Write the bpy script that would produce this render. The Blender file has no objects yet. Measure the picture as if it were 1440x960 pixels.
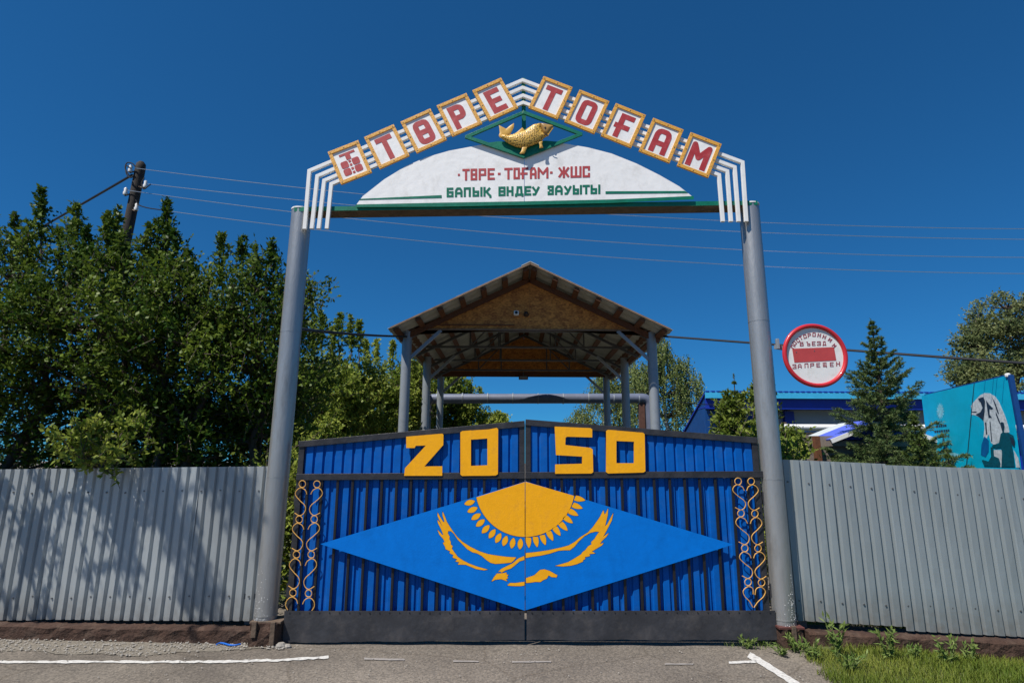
import bpy, bmesh, math, random
import numpy as np
from mathutils import Vector, Matrix
from mathutils.geometry import delaunay_2d_cdt

random.seed(7)
rng = np.random.default_rng(11)
S = bpy.context.scene
COL = S.collection
R = math.radians

# ------------------------------------------------------------------ camera
FPX = 793.0                       # focal length in photo pixels (1440 wide)
CAM = Vector((0.0, -5.9, 1.70))
ROT = Matrix.Rotation(R(90 + 12.1), 3, 'X') @ Matrix.Rotation(R(0.28), 3, 'Z')
cd = bpy.data.cameras.new('camera'); cam = bpy.data.objects.new('camera', cd); COL.objects.link(cam)
cd.sensor_width = 36.0; cd.lens = FPX / 1440 * 36.0
cd.clip_start = 0.05; cd.clip_end = 3000
cam.matrix_world = Matrix.Translation(CAM) @ ROT.to_4x4()
S.camera = cam

# ------------------------------------------------------------------ sky, sun, exposure
SUN_AZ, SUN_EL = 48.0, 58.0       # degrees left of the gate's normal, elevation
to_sun = Vector((-math.sin(R(SUN_AZ)) * math.cos(R(SUN_EL)), -math.cos(R(SUN_AZ)) * math.cos(R(SUN_EL)), math.sin(R(SUN_EL))))
w = bpy.data.worlds.new('World'); S.world = w; w.use_nodes = True
nt = w.node_tree; bg = nt.nodes['Background']
sky = nt.nodes.new('ShaderNodeTexSky'); sky.sky_type = 'NISHITA'; sky.sun_disc = False
sky.sun_elevation = R(SUN_EL); sky.sun_rotation = math.atan2(to_sun.x, to_sun.y)
sky.altitude = 600; sky.air_density = 0.8; sky.dust_density = 0.1; sky.ozone_density = 5.0
tn = nt.nodes.new('ShaderNodeMixRGB'); tn.blend_type = 'MULTIPLY'; tn.inputs[0].default_value = 1; tn.inputs[2].default_value = (.15, .655, 1.06, 1)   # polarised, saturated blue
gm = nt.nodes.new('ShaderNodeGamma'); gm.inputs[1].default_value = .8
nt.links.new(sky.outputs[0], gm.inputs[0]); nt.links.new(gm.outputs[0], tn.inputs[1]); nt.links.new(tn.outputs[0], bg.inputs[0]); bg.inputs[1].default_value = 0.100
sl = bpy.data.lights.new('sun', 'SUN'); so = bpy.data.objects.new('sun', sl); COL.objects.link(so)
sl.energy = 5.0; sl.angle = R(0.53); sl.color = (1.0, 0.95, 0.88)
so.rotation_euler = to_sun.to_track_quat('Z', 'Y').to_euler(); so.location = (-10, -10, 20)
S.view_settings.view_transform = 'Standard'; S.view_settings.look = 'None'
S.view_settings.exposure = 0.28; S.view_settings.gamma = 1.0
S.cycles.max_bounces = 6; S.cycles.transparent_max_bounces = 4

# ------------------------------------------------------------------ measuring helpers
def at(px, py, Y=0.0):
    d = ROT @ Vector(((px - 720) / FPX, (480 - py) / FPX, -1.0))
    return CAM + d * ((Y - CAM.y) / d.y)
def at_plane(px, py, p0, n):
    d = ROT @ Vector(((px - 720) / FPX, (480 - py) / FPX, -1.0))
    return CAM + d * ((p0 - CAM).dot(n) / d.dot(n))
def lerp(a, b, t): return a + (b - a) * t
def sstep(a, b, x):
    t = min(1, max(0, (x - a) / (b - a))); return t * t * (3 - 2 * t)

# ------------------------------------------------------------------ materials
MATS = {}
def mat(name, col, rough=0.6, metal=0.0, var=0.12, scale=6.0, bump=0.0, bscale=40.0, spec=0.4,
        dirt=None, dirt_amt=0.0, dirt_scale=3.0, coat=0.0, stretch=None, splash=False):
    if name in MATS: return MATS[name]
    m = bpy.data.materials.new(name); m.use_nodes = True
    t = m.node_tree; n = t.nodes; p = n['Principled BSDF']
    p.inputs['Roughness'].default_value = rough; p.inputs['Metallic'].default_value = metal
    p.inputs['Specular IOR Level'].default_value = spec
    p.inputs['Coat Weight'].default_value = coat
    tc = n.new('ShaderNodeTexCoord'); src = tc.outputs['Object']
    if stretch:
        mp = n.new('ShaderNodeMapping'); mp.inputs['Scale'].default_value = stretch
        t.links.new(src, mp.inputs[0]); src = mp.outputs[0]
    no = n.new('ShaderNodeTexNoise'); no.inputs['Scale'].default_value = scale
    no.inputs['Detail'].default_value = 6; no.inputs['Roughness'].default_value = 0.65
    t.links.new(src, no.inputs['Vector'])
    rp = n.new('ShaderNodeValToRGB')
    a = [max(0, c * (1 - var)) for c in col]; b = [min(1, c * (1 + var)) for c in col]
    rp.color_ramp.elements[0].color = (*a, 1); rp.color_ramp.elements[1].color = (*b, 1)
    rp.color_ramp.elements[0].position = .3; rp.color_ramp.elements[1].position = .7
    t.links.new(no.outputs['Fac'], rp.inputs[0]); out = rp.outputs[0]
    if dirt:
        n2 = n.new('ShaderNodeTexNoise'); n2.inputs['Scale'].default_value = dirt_scale
        n2.inputs['Detail'].default_value = 8; n2.inputs['Roughness'].default_value = .7
        t.links.new(src, n2.inputs['Vector'])
        r2 = n.new('ShaderNodeValToRGB'); r2.color_ramp.elements[0].position = .5; r2.color_ramp.elements[1].position = .72
        r2.color_ramp.elements[0].color = (0, 0, 0, 1); r2.color_ramp.elements[1].color = (dirt_amt,) * 3 + (1,)
        t.links.new(n2.outputs['Fac'], r2.inputs[0])
        mx = n.new('ShaderNodeMixRGB'); mx.inputs[2].default_value = (*dirt, 1)
        t.links.new(r2.outputs[0], mx.inputs[0]); t.links.new(out, mx.inputs[1]); out = mx.outputs[0]
    if splash:            # mud thrown up along the foot of the sheet
        sx = n.new('ShaderNodeSeparateXYZ'); t.links.new(tc.outputs['Object'], sx.inputs[0])
        mr = n.new('ShaderNodeMapRange'); mr.inputs[1].default_value = -.42; mr.inputs[2].default_value = -.80; t.links.new(sx.outputs[2], mr.inputs[0])
        n4 = n.new('ShaderNodeTexNoise'); n4.inputs['Scale'].default_value = 14; n4.inputs['Detail'].default_value = 8; t.links.new(tc.outputs['Object'], n4.inputs['Vector'])
        mm = n.new('ShaderNodeMath'); mm.operation = 'MULTIPLY'; t.links.new(mr.outputs[0], mm.inputs[0]); t.links.new(n4.outputs['Fac'], mm.inputs[1])
        oi = n.new('ShaderNodeObjectInfo'); mr2 = n.new('ShaderNodeMapRange'); mr2.inputs[3].default_value = .86; mr2.inputs[4].default_value = 1.08; t.links.new(oi.outputs['Random'], mr2.inputs[0])
        hv = n.new('ShaderNodeHueSaturation'); t.links.new(mr2.outputs[0], hv.inputs['Value']); t.links.new(out, hv.inputs['Color']); out = hv.outputs[0]
        mx2 = n.new('ShaderNodeMixRGB'); mx2.inputs[2].default_value = (.16, .13, .10, 1)
        t.links.new(mm.outputs[0], mx2.inputs[0]); t.links.new(out, mx2.inputs[1]); out = mx2.outputs[0]
    t.links.new(out, p.inputs['Base Color'])
    if bump:
        n3 = n.new('ShaderNodeTexNoise'); n3.inputs['Scale'].default_value = bscale; n3.inputs['Detail'].default_value = 5
        t.links.new(src, n3.inputs['Vector'])
        bp = n.new('ShaderNodeBump'); bp.inputs['Strength'].default_value = bump; bp.inputs['Distance'].default_value = .02
        t.links.new(n3.outputs['Fac'], bp.inputs['Height']); t.links.new(bp.outputs[0], p.inputs['Normal'])
    MATS[name] = m; return m

def leaf_mat(name, c1, c2, trans=0.25, rough=.45):
    m = bpy.data.materials.new(name); m.use_nodes = True
    t = m.node_tree; n = t.nodes; p = n['Principled BSDF']; out = n['Material Output']
    at_ = n.new('ShaderNodeAttribute'); at_.attribute_name = 'tint'
    rp = n.new('ShaderNodeValToRGB'); rp.color_ramp.elements[0].color = (*c1, 1); rp.color_ramp.elements[1].color = (*c2, 1)
    t.links.new(at_.outputs['Fac'], rp.inputs[0])
    t.links.new(rp.outputs[0], p.inputs['Base Color']); p.inputs['Roughness'].default_value = rough
    p.inputs['Specular IOR Level'].default_value = .12
    tr = n.new('ShaderNodeBsdfTranslucent'); t.links.new(rp.outputs[0], tr.inputs[0])
    mx = n.new('ShaderNodeMixShader'); mx.inputs[0].default_value = trans
    t.links.new(p.outputs[0], mx.inputs[1]); t.links.new(tr.outputs[0], mx.inputs[2]); t.links.new(mx.outputs[0], out.inputs[0])
    return m

M_pole = mat('aluminium_paint', (.40, .40, .39), .38, .65, .18, 5, .12, 60, dirt=(.13, .12, .10), dirt_amt=.7, dirt_scale=5, stretch=(1, 1, .22))
M_white = mat('white_paint', (.78, .78, .76), .5, 0, .05, 6, dirt=(.5, .46, .4), dirt_amt=.25, dirt_scale=9)
M_board = mat('white_sign_paint', (.84, .835, .82), .55, 0, .04, 3, .15, 9, dirt=(.52, .5, .47), dirt_amt=.5, dirt_scale=5)
M_yframe = mat('yellow_wood_paint', (.72, .36, .055), .55, 0, .14, 14, .25, 50, dirt=(.4, .22, .06), dirt_amt=.5, dirt_scale=12)
M_red = mat('red_paint', (.40, .035, .04), .5, 0, .18, 9, dirt=(.55, .22, .22), dirt_amt=.35, dirt_scale=14)
M_red2 = mat('red_stencil_paint', (.42, .05, .055), .55, 0, .15, 20)
M_green = mat('green_paint', (.005, .16, .095), .4, 0, .2, 10, .1, 40)
M_rust = mat('rusty_steel', (.12, .085, .06), .8, .1, .35, 10, .3, 40)
M_black = mat('black_gate_paint', (.026, .026, .030), .45, 0, .35, 9, .15, 60, dirt=(.06, .056, .052), dirt_amt=.3, dirt_scale=9)
M_bar = mat('black_bar_paint', (.011, .011, .013), .5, 0, .3, 12, .1, 60)
M_kick = mat('kick_plate_black', (.034, .035, .040), .55, 0, .3, 5, .2, 18, dirt=(.10, .09, .085), dirt_amt=.55, dirt_scale=4)
M_blue = mat('blue_sheet_paint', (.0, .092, .39), .6, 0, .14, 5, .05, 30, .15, dirt=(.02, .11, .36), dirt_amt=.6, dirt_scale=6)
M_dia = mat('sky_blue_paint', (.0, .16, .60), .65, 0, .07, 8, .06, 60, .12, dirt=(.0, .11, .42), dirt_amt=.5, dirt_scale=5)
M_yel = mat('yellow_paint', (.88, .40, .008), .6, 0, .09, 9, .04, 50, .2, dirt=(.55, .25, .03), dirt_amt=.5, dirt_scale=10)
M_scroll = mat('gold_paint', (.66, .36, .09), .4, 0, .12, 20)
M_navy = mat('navy_outline', (.004, .03, .08), .6, 0, .1, 9)
M_galv = mat('galvanised_sheet', (.285, .325, .338), .45, .3, .10, 2.2, .06, 12, dirt=(.23, .26, .27), dirt_amt=.5, dirt_scale=3, stretch=(1, 1, .25), splash=True)
M_galv2 = mat('bright_galvanised_sheet', (.385, .41, .41), .45, .3, .10, 2.2, .06, 12, dirt=(.27, .29, .30), dirt_amt=.5, dirt_scale=3, stretch=(1, 1, .25), splash=True)
M_screw = mat('screw_steel', (.16, .16, .16), .5, .6, .2, 20)
M_plinth = mat('brown_plinth_concrete', (.050, .026, .017), .9, 0, .45, 9, .8, 35, dirt=(.13, .09, .065), dirt_amt=.6, dirt_scale=6)
M_osb = None
M_slate = mat('grey_slate_sheet', (.40, .40, .36), .85, 0, .15, 3, .15, 30, dirt=(.16, .14, .11), dirt_amt=.55, dirt_scale=4)
M_timber = mat('brown_timber', (.13, .05, .022), .75, 0, .3, 8, .25, 40, stretch=(3, .5, 3))
M_timber_lt = mat('weathered_timber', (.20, .13, .085), .8, 0, .3, 8, .25, 40)
M_steel = mat('steel_grey_paint', (.27, .30, .33), .45, .2, .15, 5, dirt=(.15, .13, .11), dirt_amt=.4, dirt_scale=5)
M_dsteel = mat('dark_truss_steel', (.10, .105, .11), .5, .3, .2, 8)
M_pipe = mat('pipe_insulation', (.13, .15, .21), .5, .1, .12, 4, .1, 15)
M_wood = mat('utility_pole_wood', (.03, .024, .02), .85, 0, .4, 8, .4, 40, stretch=(4, 4, .4))
M_porc = mat('porcelain', (.65, .65, .63), .25, 0, .05, 8)
M_cable = mat('black_cable', (.012, .012, .014), .5, 0, .1, 8)
M_wire = mat('aluminium_wire', (.62, .62, .62), .3, .8, .08, 8)
M_lblue = mat('light_blue_fascia', (.05, .42, .70), .45, 0, .1, 4)
M_dblue = mat('dark_blue_board', (.006, .03, .33), .5, 0, .12, 4, .08, 20)
M_mblue = mat('mid_blue_board', (.004, .05, .20), .5, 0, .18, 5, .1, 20)
M_wallg = mat('pale_blue_wall', (.27, .32, .44), .8, 0, .1, 3, .2, 20, dirt=(.2, .22, .3), dirt_amt=.4)
M_wallb = mat('brown_grey_render', (.21, .175, .15), .85, 0, .15, 4, .2, 20)
M_viol = mat('violet_blue_sheet', (.10, .14, .62), .45, 0, .1, 4)
M_pale = mat('pale_sheet', (.52, .56, .56), .5, 0, .1, 4)
M_dark = mat('dark_opening', (.01, .01, .012), .5, 0, .1, 4)
M_banner = mat('turquoise_banner', (.0, .40, .62), .45, 0, .10, 3, .25, 6)
M_bwhite = mat('banner_white_ink', (.50, .56, .60), .5, 0, .3, 22)
M_bteal = mat('banner_teal_ink', (.0, .075, .115), .5, 0, .3, 26)
M_bdark = mat('banner_dark_ink', (.012, .03, .06), .5, 0, .2, 20)
M_bblue = mat('banner_blue_ink', (.0, .10, .30), .5, 0, .2, 12)
M_bpale = mat('banner_pale_ink', (.2, .55, .68), .5, 0, .25, 18)
M_sred = mat('sign_red_enamel', (.50, .022, .03), .35, 0, .08, 6, coat=.2)
M_swhite = mat('sign_white_enamel', (.74, .74, .72), .45, 0, .03, 8, dirt=(.45, .42, .36), dirt_amt=.5, dirt_scale=9)
M_sbar = mat('sign_faded_red', (.46, .06, .06), .5, 0, .10, 9)
M_smar = mat('sign_maroon_lettering', (.28, .03, .05), .6, 0, .35, 90)
M_fish2 = mat('fish_gold_plain', (.62, .36, .07), .45, 0, .2, 14)
M_fishhead = mat('fish_head_bronze', (.36, .21, .06), .4, 0, .2, 14)
M_bark = mat('bark_brown', (.085, .065, .05), .9, 0, .35, 12, .5, 40)
M_barkw = mat('bark_birch', (.5, .48, .44), .8, 0, .4, 9, .2, 30)
M_twine = mat('blue_plastic', (.01, .12, .5), .4, 0, .1, 9)
M_stone = mat('pebble_grey', (.27, .25, .22), .9, 0, .25, 20)
M_line = mat('road_line_paint', (.54, .53, .50), .8, 0, .18, 30, dirt=(.17, .15, .14), dirt_amt=1.0, dirt_scale=24)
M_linew = mat('road_line_worn', (.27, .25, .23), .8, 0, .12, 30, dirt=(.2, .18, .17), dirt_amt=1.0, dirt_scale=10)

L_hedge = leaf_mat('leaf_hedge', (.030, .072, .009), (.165, .225, .028), .30)
L_left = leaf_mat('leaf_bright', (.10, .16, .020), (.38, .42, .075), .36)
L_birch = leaf_mat('leaf_birch', (.09, .14, .035), (.29, .32, .11), .34)
L_small = leaf_mat('leaf_sapling', (.08, .125, .018), (.24, .29, .05), .32)
L_spruce = leaf_mat('needle_spruce', (.055, .105, .036), (.20, .26, .09), .22)
L_spruce2 = leaf_mat('needle_young', (.06, .11, .028), (.20, .25, .065), .2)
L_pine = leaf_mat('needle_pine', (.085, .12, .045), (.26, .28, .11), .3)
L_grass = leaf_mat('grass_blade', (.045, .105, .008), (.24, .26, .05), .3)
L_weed = leaf_mat('weed_leaf', (.09, .16, .03), (.24, .30, .09), .3)

def tex_special():
    global M_osb, M_fish
    # oriented strand board
    m = bpy.data.materials.new('strand_board'); m.use_nodes = True; t = m.node_tree; n = t.nodes; p = n['Principled BSDF']
    tc = n.new('ShaderNodeTexCoord'); mp = n.new('ShaderNodeMapping'); mp.inputs['Scale'].default_value = (14, 14, 24)
    t.links.new(tc.outputs['Object'], mp.inputs[0])
    v = n.new('ShaderNodeTexVoronoi'); v.inputs['Scale'].default_value = 1.0
    nz = n.new('ShaderNodeTexNoise'); nz.inputs['Scale'].default_value = 1.3; nz.inputs['Detail'].default_value = 6
    t.links.new(mp.outputs[0], nz.inputs['Vector'])
    ad = n.new('ShaderNodeMixRGB'); ad.inputs[0].default_value = .35
    t.links.new(mp.outputs[0], ad.inputs[1]); t.links.new(nz.outputs['Color'], ad.inputs[2]); 
    t.links.new(mp.outputs[0], v.inputs['Vector'])
    mx = n.new('ShaderNodeMixRGB'); mx.inputs[0].default_value = .7
    t.links.new(v.outputs['Color'], mx.inputs[1]); t.links.new(nz.outputs['Fac'], mx.inputs[2])
    t.links.new(ad.outputs[0], v.inputs['Vector'])
    bw = n.new('ShaderNodeRGBToBW'); t.links.new(mx.outputs[0], bw.inputs[0])
    rp = n.new('ShaderNodeValToRGB')
    rp.color_ramp.elements[0].position = .28; rp.color_ramp.elements[0].color = (.25, .062, .008, 1)
    rp.color_ramp.elements[1].position = .72; rp.color_ramp.elements[1].color = (.78, .32, .06, 1)
    t.links.new(bw.outputs[0], rp.inputs[0]); t.links.new(rp.outputs[0], p.inputs['Base Color']); p.inputs['Roughness'].default_value = .75
    M_osb = m
    # gold fish scales
    m = bpy.data.materials.new('fish_gold_scales'); m.use_nodes = True; t = m.node_tree; n = t.nodes; p = n['Principled BSDF']
    tc = n.new('ShaderNodeTexCoord')
    v = n.new('ShaderNodeTexVoronoi'); v.inputs['Scale'].default_value = 52; v.inputs['Randomness'].default_value = .55
    t.links.new(tc.outputs['Object'], v.inputs['Vector'])
    rp = n.new('ShaderNodeValToRGB'); rp.color_ramp.elements[0].position = .27; rp.color_ramp.elements[0].color = (.03, .03, .01, 1)
    rp.color_ramp.elements[1].position = .44; rp.color_ramp.elements[1].color = (.74, .44, .08, 1)
    t.links.new(v.outputs['Distance'], rp.inputs[0]); t.links.new(rp.outputs[0], p.inputs['Base Color']); p.inputs['Roughness'].default_value = .4
    bp = n.new('ShaderNodeBump'); bp.inputs['Strength'].default_value = .4; bp.inputs['Distance'].default_value = .01
    t.links.new(v.outputs['Distance'], bp.inputs['Height']); t.links.new(bp.outputs[0], p.inputs['Normal'])
    M_fish = m
tex_special()

def ground_mat():
    m = bpy.data.materials.new('old_asphalt'); m.use_nodes = True; t = m.node_tree; n = t.nodes; p = n['Principled BSDF']
    tc = n.new('ShaderNodeTexCoord')
    def noise(s, d=6, r=.6):
        x = n.new('ShaderNodeTexNoise'); x.inputs['Scale'].default_value = s; x.inputs['Detail'].default_value = d; x.inputs['Roughness'].default_value = r
        t.links.new(tc.outputs['Object'], x.inputs['Vector']); return x
    a = noise(1.3); rp = n.new('ShaderNodeValToRGB')
    rp.color_ramp.elements[0].position = .3; rp.color_ramp.elements[0].color = (.142, .123, .102, 1)
    rp.color_ramp.elements[1].position = .7; rp.color_ramp.elements[1].color = (.205, .18, .15, 1)
    t.links.new(a.outputs['Fac'], rp.inputs[0])
    v = n.new('ShaderNodeTexVoronoi'); v.inputs['Scale'].default_value = 75; t.links.new(tc.outputs['Object'], v.inputs['Vector'])
    bw = n.new('ShaderNodeRGBToBW'); t.links.new(v.outputs['Color'], bw.inputs[0])
    r2 = n.new('ShaderNodeValToRGB'); r2.color_ramp.elements[0].position = .15; r2.color_ramp.elements[0].color = (.45, .45, .45, 1)
    r2.color_ramp.elements[1].position = .9; r2.color_ramp.elements[1].color = (1.35, 1.33, 1.3, 1)
    t.links.new(bw.outputs[0], r2.inputs[0])
    mu = n.new('ShaderNodeMixRGB'); mu.blend_type = 'MULTIPLY'; mu.inputs[0].default_value = .75
    t.links.new(rp.outputs[0], mu.inputs[1]); t.links.new(r2.outputs[0], mu.inputs[2])
    # cracks
    cv = n.new('ShaderNodeTexVoronoi'); cv.feature = 'DISTANCE_TO_EDGE'; cv.inputs['Scale'].default_value = .9
    wn = noise(3, 4); wm = n.new('ShaderNodeMixRGB'); wm.inputs[0].default_value = .12
    t.links.new(tc.outputs['Object'], wm.inputs[1]); t.links.new(wn.outputs['Color'], wm.inputs[2]); t.links.new(wm.outputs[0], cv.inputs['Vector'])
    r3 = n.new('ShaderNodeValToRGB'); r3.color_ramp.elements[0].position = .004; r3.color_ramp.elements[0].color = (.75, .73, .7, 1)
    r3.color_ramp.elements[1].position = .012; r3.color_ramp.elements[1].color = (1, 1, 1, 1)
    t.links.new(cv.outputs[0], r3.inputs[0])
    m2 = n.new('ShaderNodeMixRGB'); m2.blend_type = 'MULTIPLY'; m2.inputs[0].default_value = .8
    t.links.new(mu.outputs[0], m2.inputs[1]); t.links.new(r3.outputs[0], m2.inputs[2])
    big = noise(.55, 3); r4 = n.new('ShaderNodeValToRGB'); r4.color_ramp.elements[0].position = .38; r4.color_ramp.elements[0].color = (.80, .79, .78, 1)
    r4.color_ramp.elements[1].position = .62; r4.color_ramp.elements[1].color = (1.08, 1.07, 1.05, 1); t.links.new(big.outputs['Fac'], r4.inputs[0])
    oil = noise(2.2, 4); r5 = n.new('ShaderNodeValToRGB'); r5.color_ramp.elements[0].position = .66; r5.color_ramp.elements[0].color = (1, 1, 1, 1)
    r5.color_ramp.elements[1].position = .76; r5.color_ramp.elements[1].color = (.62, .60, .58, 1); t.links.new(oil.outputs['Fac'], r5.inputs[0])
    for r_ in (r4, r5):
        m3 = n.new('ShaderNodeMixRGB'); m3.blend_type = 'MULTIPLY'; m3.inputs[0].default_value = 1
        t.links.new(m2.outputs[0], m3.inputs[1]); t.links.new(r_.outputs[0], m3.inputs[2]); m2 = m3
    t.links.new(m2.outputs[0], p.inputs['Base Color']); p.inputs['Roughness'].default_value = .9
    b = noise(160, 3); bp = n.new('ShaderNodeBump'); bp.inputs['Strength'].default_value = .4; bp.inputs['Distance'].default_value = .006
    t.links.new(b.outputs['Fac'], bp.inputs['Height']); t.links.new(bp.outputs[0], p.inputs['Normal'])
    return m
M_asphalt = ground_mat()
M_gravel = mat('gravelly_dirt', (.18, .16, .13), .95, 0, .45, 45, .5, 120)
M_soil = mat('grassy_soil', (.075, .085, .03), .95, 0, .4, 14, .6, 60)

# ------------------------------------------------------------------ object helpers
WLOC = {}
def tag(o, label=None, cat=None, group=None, kind=None):
    if label: o['label'] = label
    if cat: o['category'] = cat
    if group: o['group'] = group
    if kind: o['kind'] = kind
    return o
def thing(name, loc, label, cat, group=None):
    o = bpy.data.objects.new(name, None); COL.objects.link(o)
    o.empty_display_size = .2; o.location = loc; WLOC[o] = Vector(loc)
    return tag(o, label, cat, group)

class MB:
    def __init__(s): s.v = []; s.f = []; s.m = []
    def add(s, vs, fs, mi=0):
        b = len(s.v); s.v += [tuple(v) for v in vs]; s.f += [tuple(i + b for i in f) for f in fs]; s.m += [mi] * len(fs)
        return s
    def box(s, a, b, mi=0):
        x0, y0, z0 = a; x1, y1, z1 = b
        vs = [(x0, y0, z0), (x1, y0, z0), (x1, y1, z0), (x0, y1, z0), (x0, y0, z1), (x1, y0, z1), (x1, y1, z1), (x0, y1, z1)]
        return s.add(vs, [(0, 3, 2, 1), (4, 5, 6, 7), (0, 1, 5, 4), (1, 2, 6, 5), (2, 3, 7, 6), (3, 0, 4, 7)], mi)
    def bar(s, p, q, wd, dp, up=None, mi=0):
        """box along p->q, width wd across (in the plane facing -Y by default), depth dp"""
        p = Vector(p); q = Vector(q); d = (q - p).normalized()
        n = Vector(up) if up else Vector((0, 1, 0))
        side = d.cross(n)
        if side.length < 1e-4: side = d.cross(Vector((1, 0, 0)))
        side.normalize(); n = side.cross(d).normalized()
        vs = []
        for e in (p, q):
            for a, b in ((-1, -1), (1, -1), (1, 1), (-1, 1)):
                vs.append(e + side * (a * wd / 2) + n * (b * dp / 2))
        return s.add(vs, [(3, 2, 1, 0), (4, 5, 6, 7), (0, 1, 5, 4), (1, 2, 6, 5), (2, 3, 7, 6), (3, 0, 4, 7)], mi)
    def tube(s, pts, r, n=10, closed=False, cap=True, mi=0):
        pts = [Vector(p) for p in pts]; N = len(pts)
        rs = r if isinstance(r, (list, tuple)) else [r] * N
        rings = []; prev = None
        for i, p in enumerate(pts):
            if closed: d = pts[(i + 1) % N] - pts[i - 1]
            else: d = pts[min(i + 1, N - 1)] - pts[max(i - 1, 0)]
            d.normalize()
            if prev is None:
                a = Vector((0, 1, 0)) if abs(d.y) < .9 else Vector((1, 0, 0))
                u = d.cross(a).normalized()
            else:
                u = (prev - d * prev.dot(d))
                u = u.normalized() if u.length > 1e-5 else d.orthogonal().normalized()
            prev = u; v = d.cross(u)
            rings.append([p + (u * math.cos(2 * math.pi * k / n) + v * math.sin(2 * math.pi * k / n)) * rs[i] for k in range(n)])
        b = [x for rg in rings for x in rg]; f = []
        for i in range(N if closed else N - 1):
            j = (i + 1) % N
            for k in range(n):
                f.append((i * n + k, i * n + (k + 1) % n, j * n + (k + 1) % n, j * n + k))
        if cap and not closed:
            f.append(tuple(range(n - 1, -1, -1))); f.append(tuple((N - 1) * n + k for k in range(n)))
        return s.add(b, f, mi)
    def prism(s, poly, y0, y1, mi=0):
        """polygon of (x,z), extruded from y0 (front) to y1"""
        n = len(poly); vs = [(x, y0, z) for x, z in poly] + [(x, y1, z) for x, z in poly]
        f = [tuple(range(n)), tuple(range(2 * n - 1, n - 1, -1))] + [(i, n + i, n + (i + 1) % n, (i + 1) % n) for i in range(n)]
        return s.add(vs, f, mi)
    def build(s, name, m, parent=None, smooth=False, bevel=0.0, fixn=True):
        a = np.array(s.v, dtype=float); lo, hi = a.min(0), a.max(0)
        o0 = Vector(((lo[0] + hi[0]) / 2, (lo[1] + hi[1]) / 2, lo[2] if parent is None else (lo[2] + hi[2]) / 2))
        me = bpy.data.meshes.new(name)
        me.from_pydata([(x - o0.x, y - o0.y, z - o0.z) for x, y, z in s.v], [], s.f)
        ms = m if isinstance(m, (list, tuple)) else [m]
        for q in ms: me.materials.append(q)
        if len(ms) > 1: me.polygons.foreach_set('material_index', s.m)
        if smooth: me.polygons.foreach_set('use_smooth', [True] * len(me.polygons))
        me.update()
        if fixn:
            bm = bmesh.new(); bm.from_mesh(me); bmesh.ops.recalc_face_normals(bm, faces=bm.faces); bm.to_mesh(me); bm.free()
        o = bpy.data.objects.new(name, me); COL.objects.link(o)
        if parent is not None: o.parent = parent; o.location = o0 - WLOC[parent]
        else: o.location = o0
        WLOC[o] = o0
        if bevel:
            bv = o.modifiers.new('bevel', 'BEVEL'); bv.width = bevel; bv.segments = 2; bv.limit_method = 'ANGLE'; bv.angle_limit = R(40)
        if smooth:
            try: me.set_sharp_from_angle(angle=R(45))
            except Exception: pass
        return o

def union_plate(mb, polys, y0, y1, tf=None, mi=0):
    """union of 2-D polygons -> a plate; tf maps (u,v,depth) to a world point (default x,z with Y=depth)"""
    vs = []; fs = []
    for p in polys:
        ar = sum(p[i][0] * p[(i + 1) % len(p)][1] - p[(i + 1) % len(p)][0] * p[i][1] for i in range(len(p)))
        if ar < 0: p = p[::-1]
        b = len(vs); vs += [Vector((float(a), float(c))) for a, c in p]; fs.append(list(range(b, b + len(p))))
    r = delaunay_2d_cdt(vs, [], fs, 0, 1e-5)
    tris = [f for f, og in zip(r[2], r[5]) if og]
    V = r[0]; tf = tf or (lambda u, v, d: Vector((u, d, v)))
    ec = {}
    for f in tris:
        for i in range(len(f)):
            e = (f[i], f[(i + 1) % len(f)]); ec[e] = ec.get(e, 0) + 1
    n = len(V); out = [tf(p.x, p.y, y0) for p in V] + [tf(p.x, p.y, y1) for p in V]
    F = [tuple(f) for f in tris] + [tuple(n + i for i in reversed(f)) for f in tris]
    for (a, b) in ec:
        if (b, a) not in ec: F.append((b, a, n + a, n + b))
    return mb.add(out, F, mi)

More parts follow.
